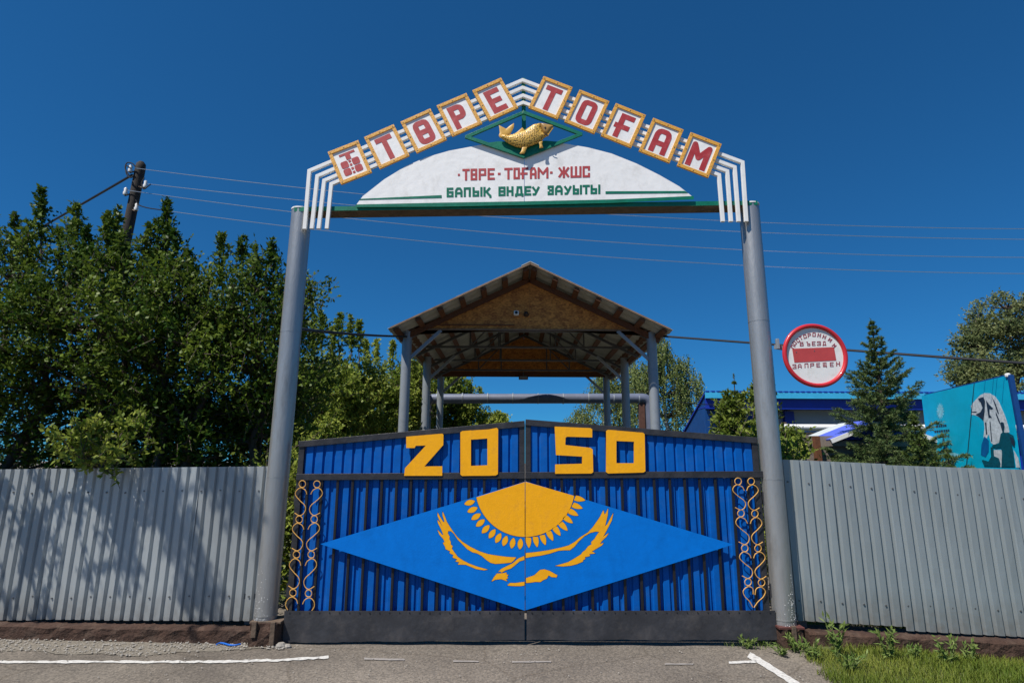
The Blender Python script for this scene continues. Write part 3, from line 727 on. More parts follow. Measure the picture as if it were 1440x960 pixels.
# ================================================================== GATE LEAVES
def profile_sheet(name, parent, m, x0, x1, zb, zt, yf, period=.1, depth=.018, nv=4, wob=.0015, out=.055, flank=.010, thick=.0012):
    """trapezoid-profiled metal sheet facing -Y; yf(x) is the front of its ribs"""
    pr = [0, out, out + flank, period - flank]; off = [0, 0, depth, depth]
    xs_ = []; k = math.floor(x0 / period)
    while k * period < x1 + period:
        for a, d in zip(pr, off):
            X = k * period + a
            if x0 < X < x1: xs_.append((X, d))
        k += 1
    def d_at(x):
        u = x % period
        return 0 if u < out else (depth * (u - out) / flank if u < out + flank else (depth if u < period - flank else depth * (period - u) / flank))
    xs_ = [(x0, d_at(x0))] + xs_ + [(x1, d_at(x1))]
    mb = MB(); n = len(xs_)
    ph = random.uniform(0, 6)
    for s in (0, thick):
        for j in range(nv + 1):
            for (x, d) in xs_:
                z = lerp(zb(x), zt(x), j / nv)
                mb.v.append((x, yf(x) + d + s + wob * math.sin(x * 3.7 + z * 4.1 + ph) + random.uniform(-wob, wob) * .35, z))
    B = n * (nv + 1)
    for j in range(nv):
        for i in range(n - 1):
            a = j * n + i
            mb.f.append((a, a + 1, a + n + 1, a + n)); mb.m.append(0)
            mb.f.append((B + a, B + a + n, B + a + n + 1, B + a + 1)); mb.m.append(0)
    for i in range(n - 1):
        mb.f.append((i, B + i, B + i + 1, i + 1)); mb.m.append(0)
        a = nv * n + i; mb.f.append((a, a + 1, B + a + 1, B + a)); mb.m.append(0)
    return mb.build(name, m, parent, fixn=False)

YG = -.028
def gp(px, py): return at(px, py, YG)
def gbar(parent, name, p, q, wd, dp=.05, y=0.0, m=None, bev=.003):
    a, b = gp(*p), gp(*q); a.y = b.y = y; return MB().bar(a, b, wd, dp).build(name, m or M_black, parent, bevel=bev)
z4 = lambda pts: [(380 + x / 2.8235, 580 + y / 2.8235) for x, y in pts]
z5 = lambda pts: [(740 + x / 2.8235, 580 + y / 2.8235) for x, y in pts]
ze = lambda pts, ox: [(ox + x / 7.385, 700 + y / 7.385) for x, y in pts]
zr = lambda pts: [(600 + x / 4.966, 660 + y / 4.966) for x, y in pts]
SC = (738.4, 684.4); SR = 70.0

def smooth_curve(P, n=5):
    out = []
    for i in range(len(P) - 1):
        p0, p1, p2, p3 = (Vector(P[max(0, i - 1)]), Vector(P[i]), Vector(P[i + 1]), Vector(P[min(len(P) - 1, i + 2)]))
        for k in range(n):
            t = k / n
            out.append(.5 * ((2 * p1) + (p2 - p0) * t + (2 * p0 - 5 * p1 + 4 * p2 - p3) * t * t + (3 * p1 - p0 - 3 * p2 + p3) * t ** 3))
    out.append(Vector(P[-1])); return out
SPTS = [(.286, 7.6), (.17, 4.8), (.108, -2.0), (.19, -7.4), (.31, -8.2), (.46, -1.8), (.585, 5.2), (.70, 7.8), (.83, 5.5), (.894, 0), (.816, -7.4)]
def scroll_column(parent, rings, mirror, tail):
    ysc = YG - .012
    def tb(pts, closed=False, name='scroll'):
        P = [at(x, y, ysc) for x, y in pts]
        return MB().tube(P, .0043, 6, closed=closed).build(name, M_scroll, parent, smooth=True)
    for i, (x, y) in enumerate(rings):
        tb([(x + 4.7 * math.cos(a), y + 4.9 * math.sin(a)) for a in [2 * math.pi * k / 14 for k in range(14)]], True, 'ring')
        if i + 1 < len(rings):
            x2, y2 = rings[i + 1]
            tb(smooth_curve([(lerp(x, x2, t) + mirror * l, lerp(y, y2, t)) for t, l in SPTS]))
    x, y = rings[-1]
    tb(smooth_curve([(x + mirror * l - .06 * (dy), y + dy) for l, dy in tail]))

def petal(cx, cy, ang, ln, wd, left):
    pts = []
    for k in range(13):
        t = k / 12
        wq = math.sin(math.pi * t) ** .75 if left else (math.sin(math.pi * min(1, .30 + t * .70)) ** .8 if t < 1 else 0)
        pts.append((t - .5, wq))
    o = [(t * ln, w_ * wd / 2) for t, w_ in pts] + [(t * ln, -w_ * wd / 2) for t, w_ in reversed(pts)][1:-1]
    return [(cx + a * math.cos(ang) - b * math.sin(ang), cy + a * math.sin(ang) + b * math.cos(ang)) for a, b in o]
def outline(polys, wpx):
    segs = []
    for P in polys:
        for i in range(len(P)):
            a = Vector(P[i]); b = Vector(P[(i + 1) % len(P)]); d = b - a
            if d.length < 1e-3: continue
            d.normalize(); n = Vector((-d.y, d.x)) * wpx / 2; a = a - d * wpx / 2; b = b + d * wpx / 2
            segs.append([tuple(a - n), tuple(b - n), tuple(b + n), tuple(a + n)])
    return segs

RAYL = [(300,230),(320,280),(345,328),(375,372),(412,415),(457,447),(500,477),(547,497),(600,513),(654,518)]
RAYR = [(712,508),(765,503),(817,490),(865,462),(912,430),(957,398),(990,350),(1025,302),(1053,257),(1070,205)]
EAG_L = [
 [(40,150),(68,200),(100,250),(112,238),(92,185),(90,140),(108,172),(135,245),(185,325),(240,400),(300,455),(380,505),(470,550),(560,580),(650,595),(750,608),(855,615),(832,645),(805,668),(740,675),(640,682),(590,670),(545,640),(500,600),(450,573),(400,560),(350,530),(300,480),(250,430),(210,370),(180,342),(150,340),(145,365),(165,400),(160,422),(175,452),(176,480),(195,497),(187,525),(212,560),(250,610),(300,645),(370,680),(450,710),(560,741),(520,748),(440,735),(380,710),(330,690),(250,688),(265,665),(225,655),(245,635),(195,615),(205,590),(165,570),(170,550),(122,528),(120,508),(95,465),(112,455),(100,425),(60,380),(38,330),(62,352),(88,382),(98,376),(80,330),(45,260),(38,225),(62,250),(92,298),(62,235),(40,185)],
 [(690,760),(670,765),(700,735),(760,705),(820,675),(880,625),(940,600),(942,640),(890,655),(840,700),(800,730),(740,750),(705,772)],
 [(600,865),(625,820),(655,782),(700,780),(755,772),(755,790),(775,797),(762,815),(770,830),(748,842),(765,862),(700,840),(640,845)],
 [(765,905),(790,880),(850,880),(942,868),(942,905),(900,912),(850,912),(800,910)]]
EAG_R = [
 [(32,570),(150,558),(270,540),(400,512),(480,490),(540,455),(600,405),(680,355),(730,300),(800,200),(838,125),(850,168),(862,160),(888,105),(882,180),(855,292),(880,270),(940,155),(926,230),(890,300),(845,385),(832,402),(895,362),(872,395),(818,450),(802,476),(840,465),(822,490),(772,520),(718,553),(755,572),(692,580),(700,600),(645,612),(650,632),(628,640),(625,658),(560,685),(500,700),(420,708),(340,702),(400,685),(470,665),(540,625),(608,582),(622,560),(650,540),(680,500),(715,480),(712,455),(745,425),(770,385),(795,350),(760,345),(700,360),(640,395),(580,450),(540,500),(490,540),(430,540),(370,545),(280,575),(190,595),(110,605),(32,620)],
 [(35,830),(120,800),(180,745),(225,738),(280,755),(360,800),(352,822),(300,818),(270,800),(250,835),(215,848),(185,870),(130,868),(90,875),(35,880)]]

DIG_L = [[z4([(540,95),(683,83),(688,88),(687,128),(612,213),(683,212),(683,250),(532,250),(535,220),(618,130),(578,131),(573,140),(540,140)])],
         [z4([(755,78),(762,73),(797,70),(797,250),(762,251),(755,245)]), z4([(862,67),(900,60),(905,66),(904,243),(895,249),(862,250)]), z4([(790,71),(870,66),(866,102),(794,107)]), z4([(790,211),(866,208),(870,250),(790,250)])]]
DIG_R = [[z5([(113,55),(255,61),(262,66),(262,98),(162,95),(156,100),(155,128),(255,139),(264,146),(266,236),(258,241),(115,242),(115,205),(222,202),(222,174),(118,168)])],
         [z5([(318,72),(325,68),(358,70),(358,240),(325,241),(317,235)]), z5([(428,77),(463,79),(470,85),(473,232),(465,237),(428,238)]), z5([(350,70),(436,77),(430,115),(356,112)]), z5([(350,200),(430,200),(436,238),(350,240)])]]

def gate_leaf(left):
    s = -1 if left else 1
    lab = ('left blue gate leaf with yellow number 20 and half of the sky blue diamond' if left else
           'right blue gate leaf with yellow number 50 and half of the sky blue diamond')
    hx = 404 if left else 1086
    base = at(hx, 900, 0)
    t = thing('gate_leaf', (base.x, 0, base.z), lab, 'gate')
    cx = 737.9 if left else 739.0
    if left:
        top_out, mid_out, st = (420, 624.5), (416.5, 670.5), [(424.5, 622), (405.5, 862)]
        bars = [452.7,475,496,516.5,537,557.6,578,598.7,619,640.5,660,681,702,722]; scr = 432.5
    else:
        top_out, mid_out, st = (1064.5, 619), (1073, 666.5), [(1061.5, 617), (1079.5, 862)]
        bars = [756.5,774,790,808,830,852.6,874.6,897,920,942,963,984,1006,1030]; scr = 1051.5
    tc = (cx, 595.5 if left else 593.5); mc = (cx, 668)
    gbar(t, 'top_rail', top_out, tc, .062, .06, -.002)
    gbar(t, 'mid_rail', mid_out, mc, .064, .06, -.004)
    gbar(t, 'hinge_stile', st[0], st[1], .058, .05, .004)
    inn = (st[0][0] - s * 4, 660); 
    gbar(t, 'meeting_stile', (cx + s * 3.6, 598), (cx + s * 3.6, 862), .055, .046, .003)
    for bx in bars + [scr]:
        gbar(t, 'vertical_bar', (bx, 673), (vx(bx, 686, 861), 861), .025, .02, -.014, M_bar, .002)
    # kick plate, slightly buckled
    q = [(400, 858.5), (737.6, 858.5), (737.6, 899.5), (396.8, 903)] if left else [(740.6, 858.5), (1090, 858), (1093.5, 899.5), (740.6, 899.5)]
    f = quad_map([q[0], q[1], q[2], q[3]]); mb = MB(); nu, nv = 40, 6
    random.seed(41 + left)
    for j in range(nv + 1):
        for i in range(nu + 1):
            p = at(*f(i / nu, j / nv), -.055); p.y += .010 * math.sin(i * .5 + 1.3 * left) * (1 - j / nv) + random.uniform(-.0012, .0012)
            p.z += (random.uniform(-.004, .004) if j == 0 else 0)
            mb.v.append(tuple(p))
    for v in list(mb.v): mb.v.append((v[0], v[1] + .006, v[2]))
    B = (nu + 1) * (nv + 1)
    for j in range(nv):
        for i in range(nu):
            a = j * (nu + 1) + i
            mb.f += [(a, a + 1, a + nu + 2, a + nu + 1), (B + a, B + a + nu + 1, B + a + nu + 2, B + a + 1)]; mb.m += [0, 0]
    for i in range(nu):
        a = nv * (nu + 1) + i
        mb.f += [(i, B + i, B + i + 1, i + 1), (a, a + 1, B + a + 1, B + a)]; mb.m += [0, 0]
    kp = mb.build('kick_plate', M_kick, t, smooth=True)
    mb = MB()
    for i in range(24):
        c = at(*f((i + .5) / 24, .95), -.058); mb.tube([c + Vector((0, -.003, 0)), c + Vector((0, .01, 0))], .006, 6)
    tag(mb.build('rivet', M_black, kp), kind='stuff')
    gbar(t, 'bottom_rail', (vx(bars[0] if left else cx, 686, 862) if left else cx + 3, 864), (cx - 3 if left else 1080, 864), .05, .04, .005)
    # ribbed sheets: lower row and upper row, two sheets each
    x_in = gp(cx + s * 2, 760).x
    x_out = gp(st[1][0] + s * -2, 860).x if left else gp(st[1][0] - 2, 860).x
    xa, xb = min(x_in, x_out), max(x_in, x_out)
    zk, zm = gp(500, 862).z, gp(500, 669).z
    half = (xa + xb) / 2
    for (a, b, e) in ((xa, half, 0), (half - .01, xb, .0016)):
        profile_sheet('blue_sheet', t, M_blue, a, b, lambda x: zk, lambda x: zm, lambda x: .002 + e, depth=.016)
    o, c = gp(*top_out), gp(*tc)
    zt = lambda x: lerp(o.z, c.z, (x - o.x) / (c.x - o.x)) - .01
    xo = gp(st[0][0], 640).x
    xa, xb = min(x_in, xo), max(x_in, xo); half = (xa + xb) / 2
    for (a, b, e) in ((xa, half, 0), (half - .01, xb, .0016)):
        profile_sheet('blue_sheet', t, M_blue, a, b, lambda x: zm + .012, zt, lambda x: -.004 + e, out=.066)
    # number
    for polys in (DIG_L if left else DIG_R):
        mb = MB(); union_plate(mb, [[xz(x, y, -.042) for x, y in pl] for pl in polys], -.044, -.030); mb.build('digit', M_yel, t, bevel=.0)
    # diamond half
    if left: dq = [(450.5, 764.5), (737.9, 677), (737.9, 858)]
    else: dq = [(739.0, 676.5), (1031, 765), (739.0, 857.5)]
    YP = -.052
    mb = MB(); union_plate(mb, [[xz(x, y, YP) for x, y in dq]], YP, YP + .006); dia = mb.build('diamond_half', M_dia, t)
    arc0 = math.atan2(698.9 - SC[1], 669.5 - SC[0]) if left else math.atan2(696.6 - SC[1], 806.6 - SC[0])
    arcs = [arc0 + (math.pi / 2 - arc0) * k / 24 for k in range(25)]
    sun = [(SC[0] + SR * math.cos(a), SC[1] + SR * math.sin(a)) for a in arcs]
    edge = 737.9 if left else 739.0
    sun = [(min(x, edge) if left else max(x, edge), y) for x, y in sun] + [(edge, 677.3 if left else 676.9)]
    flat([sun], YP - .0022, 'sun_disc', M_yel, dia, .0012)
    flat(outline([sun], 1.3)[:24], YP - .0010, 'sun_outline', M_navy, dia, .0008)
    rc = (SC[0], SC[1])
    rays = []
    for x, y in zr(RAYL if left else RAYR):
        an = math.atan2(y - rc[1], x - rc[0]); ray = petal(x, y, an, 15.5, 7.6, left)
        rays.append(ray)
        flat([ray], YP - .0022, 'sun_ray', M_yel, dia, .0012)
    flat(outline(rays, .9), YP - .0010, 'ray_outline', M_navy, dia, .0008)
    eag = [ze(p_, 610) for p_ in EAG_L] if left else [ze(p_, 735) for p_ in EAG_R]
    mb = MB()
    for e in eag: union_plate(mb, [[xz(x, y, YP - .0022) for x, y in e]], YP - .0022, YP - .001)
    mb.build('eagle', M_yel, dia)
    flat(outline(eag, 1.0), YP - .0009, 'eagle_outline', M_navy, dia, .0007)
    tailS = [(7.6, 15), (4.8, 9), (-2, 6), (-8, 11), (-9.2, 18), (-6, 24)]
    tailH = [(8.2, 17), (7, 9), (.5, 6.3), (-6, 12), (-3.5, 20), (3.5, 27), (8.5, 35)]
    if left:
        scroll_column(t, [(425.2,680.2),(420.8,730),(417,779.3),(412,833)], 1, tailS)
        scroll_column(t, [(445.8,680.6),(442,729.7),(437.8,779.3),(434,834)], -1, tailS)
    else:
        scroll_column(t, [(1038,676.5),(1042,721.5),(1047.4,770.5),(1052,818)], 1, tailH)
        scroll_column(t, [(1056.3,676.5),(1061.6,722),(1066,770.5),(1071,818.7)], -1, tailH)
    # hinges
    for y in (700, 830):
        p_ = gp(vx(hx + s * 3, 860, y), y)
        MB().tube([p_ + Vector((0, .03, -.06)), p_ + Vector((0, .03, .06))], .016, 10).build('hinge', M_black, t, smooth=True)
    return t
random.seed(21)
gate_leaf(True); gate_leaf(False)

# ================================================================== FENCES
def fence(name, label, segs, yfun, plinth, seed, scr_rows):
    random.seed(seed)
    x0 = min(s[0] for s in segs); x1 = max(s[1] for s in segs)
    t = thing(name, ((x0 + x1) / 2, yfun((x0 + x1) / 2), zg((x0 + x1) / 2, 0)), label, 'fence')
    for (a, b, zb, zt, e) in segs:
        profile_sheet('metal_sheet', t, M_galv2 if x0 < 0 else M_galv, a, b, zb, zt, lambda x: yfun(x) + e, depth=.024, nv=8, wob=.0035, out=.056, flank=.015)
    mb = MB()
    for row in scr_rows:
        k = math.ceil(x0 / .2)
        while k * .2 < x1 - .05:
            x = k * .2 + .03; z = row(x) + random.uniform(-.012, .012)
            mb.tube([Vector((x, yfun(x) - .007, z)), Vector((x, yfun(x) + .012, z))], .0085, 6); k += 1
    tag(mb.build('screws', M_screw, t), kind='stuff')
    # rails and posts behind the sheets
    for row in scr_rows:
        MB().bar(Vector((x0 + .02, yfun(x0) + .05, row(x0))), Vector((x1 - .02, yfun(x1) + .05, row(x1))), .05, .04).build('rail', M_dsteel, t)
    n = int((x1 - x0) / 2.2) + 1
    for i in range(n + 1):
        x = lerp(x0 + .12, x1 - .12, i / n)
        MB().box((x - .03, yfun(x) + .072, -.15), (x + .03, yfun(x) + .13, scr_rows[0](x) + .1)).build('post', M_dsteel, t)
    # plinth
    pa, pb, ptop, yfr, pdep = plinth
    nx = int((pb - pa) / .09); prof = [(0, -.3), (0, .0), (.0, .45), (.0, .85), (.02, .97), (.05, 1), (.12, 1.0), (pdep, .98), (pdep, -.3)]
    mb = MB(); k = len(prof)
    for i in range(nx + 1):
        x = lerp(pa, pb, i / nx); g = zg(x, 0); h = ptop(x) - g
        for j, (d, f) in enumerate(prof):
            mb.v.append((x, yfr(x) + d + (random.uniform(-.008, .008) if 0 < j < 7 else 0), g + f * h + (random.uniform(-.007, .007) if j > 1 and j < 7 else 0)))
    for i in range(nx):
        for j in range(k - 1): mb.f.append((i * k + j, (i + 1) * k + j, (i + 1) * k + j + 1, i * k + j + 1)); mb.m.append(0)
    mb.f.append(tuple(range(k))); mb.m.append(0); mb.f.append(tuple(nx * k + j for j in range(k - 1, -1, -1))); mb.m.append(0)
    mb.build('plinth', M_plinth, t)
    return t
def lin(p, q): return lambda x: p.z + (q.z - p.z) * (x - p.x) / (q.x - p.x)
# left
pa, pb = at(0, 660, .17), at(377, 655, .03)
yl = lambda x: lerp(.17, .03, (x - pa.x) / (pb.x - pa.x))
zt_ = lin(pa, pb); zb_ = lin(at(0, 870.5, .17), at(358, 872.5, .03))
X0, X1 = pa.x - 3.2, at(377, 700, .03).x - .005
n = 8; xs_ = [lerp(X0, X1, i / n) for i in range(n + 1)]
segs = []
for i in range(n):
    j1, j2 = random.uniform(-.006, .006), random.uniform(-.006, .006)
    segs.append((xs_[i], xs_[i + 1] + (.035 if i < n - 1 else 0), (lambda x, j=j1: zb_(x) + j), (lambda x, j=j2: zt_(x) + j), .0016 * (i % 2)))
fence('metal_fence', 'grey ribbed metal fence left of the gate, dappled by tree shadow', segs, yl,
      (X0, at(352, 890, -.06).x, lin(at(0, 877, .08), at(352, 884, -.06)), lambda x: yl(x) - .095, .30), 5,
      [lin(at(20, 692, .15), at(350, 690, .03)), lin(at(20, 839, .15), at(350, 839, .03))])
# right
pa2, pb2 = at(1105, 646, .04), at(1440, 661, -.17)
yr = lambda x: lerp(.04, -.17, (x - pa2.x) / (pb2.x - pa2.x))
pm = at(1252, 700, -.052); xm = pm.x
t1 = lin(at(1105, 646, .04), at(1250, 652, -.05)); t2 = lin(at(1253, 654, -.05), at(1440, 660.5, -.17))
b1 = lin(at(1115, 872, .04), at(1266, 881, -.05)); b2 = lin(at(1268, 886, -.05), at(1440, 896, -.17))
XA = at(1107, 760, .04).x; segs = [(XA, (XA + xm) / 2 + .03, b1, t1, .0016), ((XA + xm) / 2, xm, b1, t1, 0)]
x = xm - .004; k = 0
while x < pb2.x + 3:
    j1, j2 = random.uniform(-.005, .005), random.uniform(-.004, .004)
    segs.append((x, x + 1.13, (lambda q, j=j1: b2(q) + j), (lambda q, j=j2: t2(q) + j), -.003 - .0016 * (k % 2))); x += 1.1; k += 1
fence('metal_fence', 'grey ribbed metal fence right of the gate, fully sunlit and stepping down behind the grass', segs, yr,
      (at(1139, 890, -.06).x, pb2.x + 3.3, lin(at(1150, 888, -.03), at(1440, 903, -.25)), lambda x: yr(x) - .085, .30), 6,
      [lin(at(1120, 679, .03), at(1440, 700, -.17)), lin(at(1130, 843, .03), at(1440, 861, -.17))])

# ================================================================== ROUND NO-ENTRY SIGN
random.seed(31)
YN = -.12
zs = lambda pts: [(1095 + x / 10.667, 455 + y / 10.667) for x, y in pts]
cN = at(1146.2, 499.6, YN)
sg = thing('entry_sign', (cN.x, YN, cN.z - .34), 'round white sign with a red rim and red bar beside the right gate post', 'sign')
rx = (at(1193.2, 499, YN).x - at(1099.2, 499, YN).x) / 2; rz = (at(1146, 456, YN).z - at(1146, 543.4, YN).z) / 2
RS = (rx + rz) / 2
m = MB(); prof = []
rim_c = RS - .023
pts = [cN + Vector((rim_c * math.cos(a), 0, rim_c * math.sin(a))) for a in [2 * math.pi * k / 64 for k in range(64)]]
m.tube(pts, .023, 14, closed=True); m.build('rim', M_sred, sg, smooth=True)
m = MB(); n = 64
m.prism([(cN.x + (RS - .02) * math.cos(2 * math.pi * k / n), cN.z + (RS - .02) * math.sin(2 * math.pi * k / n)) for k in range(n)], YN + .004, YN + .012)
m.build('disc', M_swhite, sg)
YL = YN + .0015
flat([zs([(203,375),(830,350),(865,550),(237,583)])], YL, 'red_bar', M_sbar, sg, .002)
for x, y in zs([(265, 428), (537, 408)]):
    c = at(x, y, YL - .002); MB().tube([c, c + Vector((0, .006, 0))], .006, 8).build('bolt', M_screw, sg)
def sign_letter(ch, cx, cy, wz, hz, ang, tz=10):
    cx, cy = 545 + (cx - 545) * .95, 480 + (cy - 480) * .95; wz *= .9; hz *= .9
    (px, py), = zs([(cx, cy)]); wp, hp, tp = wz / 10.667, hz / 10.667, tz / 10.667
    pl = glyph_polys(ch, wp, hp, tp, True, serif=.7)
    ca, sa = math.cos(ang), math.sin(ang)
    out = []
    for q in pl:
        out.append([(px + (x - wp / 2) * ca + (y - hp / 2) * sa, py + (x - wp / 2) * sa - (y - hp / 2) * ca) for x, y in q])
    flat(out, YL, 'letter', M_smar, sg, .002)
arc = [('П',178,330),('О',205,268),('С',262,222),('Т',312,182),('О',378,155),('Р',450,135),('О',530,125),('Н',615,137),('Н',700,165),('И',795,215),('М',865,312)]
for i, (ch, x, y) in enumerate(arc):
    a = arc[max(0, i - 1)]; b = arc[min(len(arc) - 1, i + 1)]
    sign_letter(ch, 545 + (x - 545) * .95, 480 + (y - 480) * .94, 52, 66, math.atan2(b[2] - a[2], b[1] - a[1]) * .9)
for ch, x, y in [('В',335,310),('Ъ',440,305),('Е',525,302),('З',607,300),('Д',693,297)]: sign_letter(ch, x, y - 14, 60, 70, -.04)
for ch, x, y in [('З',220,635),('А',303,630),('П',410,620),('Р',500,617),('Е',597,613),('Щ',700,605),('Е',810,603),('Н',910,595)]: sign_letter(ch, x, y + 14, 62, 72, -.05)
a, b = at(1088, 488, -.06), at(1108, 492, -.06)
m = MB(); m.bar((a.x, -.075, a.z), (b.x + .06, -.075, b.z), .045, .012); m.build('bracket', M_steel, sg)
a = at(1090, 480, -.06); MB().box((a.x - .01, -.115, a.z - .09), (a.x + .02, -.08, a.z + .02)).build('clamp', M_steel, sg, bevel=.004)

# ================================================================== SHED: OPEN CANOPY
def dl(D): return CAM.y + D
SH = [13.0, 16.25, 19.5]
xl, xr = at(567, 600, dl(13)).x, at(922, 600, dl(13)).x
xc = (xl + xr) / 2
zE = at(743, 464, dl(13)).z                # tie / gable bottom
zR = at(743, 386, dl(13)).z                # underside of the roof at the ridge
D0, D1 = 12.25, 20.0
xe = (at(939, 459, dl(D0)).x - at(551, 459, dl(D0)).x) / 2
zeave = at(551, 460, dl(D0)).z
sh = thing('open_canopy', (xc, dl(13), 0), 'open gabled canopy on steel columns with strand board gable behind the gate', 'canopy')
slope = (zR - zeave) / xe
def zroof(x): return zR - abs(x - xc) * slope
for D in SH:
    for x in (xl, xr):
        r_ = .115
        MB().tube([(x, dl(D), -.05), (x, dl(D), zE - .05)], r_, 18).build('column', M_steel, sh, smooth=True)
    for s, x in ((1, xl), (-1, xr)):
        MB().bar((x + s * .06, dl(D) - .02, zE - .72), (x + s * .80, dl(D) - .02, zE - .02), .075, .05).build('brace', M_steel, sh)
for x in (xl, xr):
    MB().box((x - .08, dl(12.9), zE - .06), (x + .08, dl(19.6), zE + .06)).build('wall_plate', M_timber, sh)
# roof trusses: ties, rafters, webs
for D in (13.07, 15.0, 17.0, 18.9):
    y = dl(D)
    MB().box((xl, y - .03, zE - .035), (xr, y + .03, zE + .02)).build('tie_beam', M_dsteel, sh)
    for s in (-1, 1):
        MB().bar((xc, y, zR - .17), (xc + s * xe * .97, y, zroof(xc + xe * .97) - .17), .07, .05).build('rafter', M_dsteel, sh)
        for u in (.25, .5):
            MB().bar((xc + s * xe * u, y, zE), (xc + s * xe * u, y, zroof(xc + xe * u) - .18), .04, .04).build('web', M_dsteel, sh)
        MB().bar((xc + s * xe * .5, y, zE + .01), (xc + s * xe * .25, y, zroof(xc + xe * .25) - .18), .035, .035).build('web', M_dsteel, sh)
# purlins, seven a slope, running the length of the roof
for s in (-1, 1):
    for k in range(7):
        u = .03 + .945 * k / 6; x = xc + s * xe * u; z = zroof(x) - .075
        d = Vector((s, 0, -slope)).normalized(); nn = Vector((s * slope, 0, 1)).normalized()
        m = MB(); m.bar((x, dl(D0) + .03, z), (x, dl(D1), z), .13, .055, up=nn); m.build('purlin', M_timber, sh)
    # slate sheets: wavy profile along the roof
    L = xe * math.sqrt(1 + slope * slope) + .05
    sheets = 7; W = (D1 - D0 + .06) / sheets
    for r_ in range(2):
        for q in range(sheets):
            mb = MB(); y0 = dl(D0) - .03 + q * W; n = 18
            d = Vector((s, 0, -slope)).normalized(); nn = Vector((-s * slope * -1, 0, 1)).normalized()
            l0, l1 = (0, L * .53) if r_ == 0 else (L * .50, L + .05)
            for e in (0, .008):
                for l in (l0, l1):
                    for i in range(n + 1):
                        y = y0 + (W + .04) * i / n
                        p = Vector((xc, y, zR - .018)) + d * l + nn * (.022 * math.sin(i * 2 * math.pi / 6) + e + .018 + .012 * (1 - r_) + .003 * (q % 2))
                        mb.v.append(tuple(p))
            N = n + 1
            for i in range(n):
                mb.f += [(i, i + 1, N + i + 1, N + i), (2 * N + i, 3 * N + i, 3 * N + i + 1, 2 * N + i + 1), (i, 2 * N + i, 2 * N + i + 1, i + 1), (N + i, N + i + 1, 3 * N + i + 1, 3 * N + i)]; mb.m += [0] * 4
            mb.f += [(0, N, 3 * N, 2 * N), (n, 2 * N + n, 3 * N + n, N + n)]; mb.m += [0, 0]
            mb.build('slate_sheet', M_slate, sh, smooth=False)
    MB().bar((xc, dl(D0) - .052, zR - .012), (xc + s * (xe + .03), dl(D0) - .052, zroof(xc + xe + .03) - .012), .035, .03).build('verge_board', M_timber_lt, sh)
    MB().bar((xc, dl(13) - .06, zR - .145), (xc + s * xe * .99, dl(13) - .06, zroof(xc + xe * .99) - .145), .13, .04).build('gable_board', M_timber, sh)
m = MB(); m.prism([(xc - .2, zR - .070), (xc, zR + .030), (xc + .2, zR - .070), (xc + .2, zR - .05), (xc, zR + .05), (xc - .2, zR - .05)], dl(D0) - .05, dl(D1)); m.build('ridge_cap', M_slate, sh)
# gables of strand board: two panels each
for D in (13.0, 19.45):
    for s in (-1, 1):
        y = dl(D); x1 = xc + s * xe * .90
        mb = MB(); mb.prism([(xc + s * .0012, zE + .015), (x1, zE + .015), (x1, zroof(x1) - (.15 if D < 14 else .06)), (xc + s * .0012, zR - (.15 if D < 14 else .06))], y - .012, y + .006); mb.build('gable_panel', M_osb, sh)
    if D < 14:
        MB().box((xl - .05, dl(D) - .05, zE - .02), (xr + .05, dl(D) - .014, zE + .012)).build('gable_sill', M_timber_lt, sh)
        MB().box((xl + .45, dl(D) - .045, zE + .10), (xc - .35, dl(D) - .03, zE + .125)).build('batten', M_timber, sh)
    else:
        MB().box((xl, dl(D) - .05, zE - .16), (xr, dl(D) - .016, zE + .012)).build('gable_sill', M_timber, sh)
p = at(726, 441, dl(12.93))
cm = thing('security_camera', (p.x, p.y, p.z - .06), 'small white camera box fixed to the brown gable board', 'camera')
MB().box((p.x - .06, p.y - .10, p.z - .05), (p.x + .06, p.y + .03, p.z + .055)).build('housing', M_white, cm, bevel=.02)
m = MB(); m.tube([(p.x, p.y - .115, p.z), (p.x, p.y - .09, p.z)], .035, 14); m.build('lens', M_dark, cm, smooth=True)
p = at(740, 441.5, dl(12.93))
cm = thing('security_camera', (p.x, p.y, p.z - .06), 'small dark round camera beside the white box on the gable', 'camera')
m = MB(); m.tube([(p.x, p.y + .03, p.z), (p.x, p.y - .05, p.z), (p.x, p.y - .08, p.z), (p.x, p.y - .10, p.z)], [.058, .054, .04, .015], 16); m.build('dome', mat('dark_brown_plastic', (.03, .018, .014), .4), cm, smooth=True)
m = MB(); m.tube([(p.x, p.y + .045, p.z), (p.x, p.y + .03, p.z)], .065, 16); m.build('mount', M_rust, cm, smooth=True)
MB().box((xc - .05, dl(13) + .008, zE + .03), (xc + .05, dl(13) + .04, zR - .2)).build('king_post', M_dsteel, sh)
MB().box((xc - .05, dl(19.45) + .008, zE + .03), (xc + .05, dl(19.45) + .04, zR - .2)).build('king_post', M_dsteel, sh)
p = at(736, 527, dl(19.3))
fl = thing('floodlight', (p.x, p.y, p.z - .2), 'dark box lamp hanging under the far end of the canopy', 'lamp')
MB().box((p.x - .16, p.y - .08, p.z - .16), (p.x + .16, p.y + .08, p.z - .04)).build('lamp_body', M_black, fl, bevel=.01)
MB().box((p.x - .13, p.y - .088, p.z - .145), (p.x + .13, p.y - .08, p.z - .06)).build('lens', M_steel, fl)
MB().box((p.x - .02, p.y - .02, p.z - .04), (p.x + .02, p.y + .02, p.z + .10)).build('bracket', M_dsteel, fl)

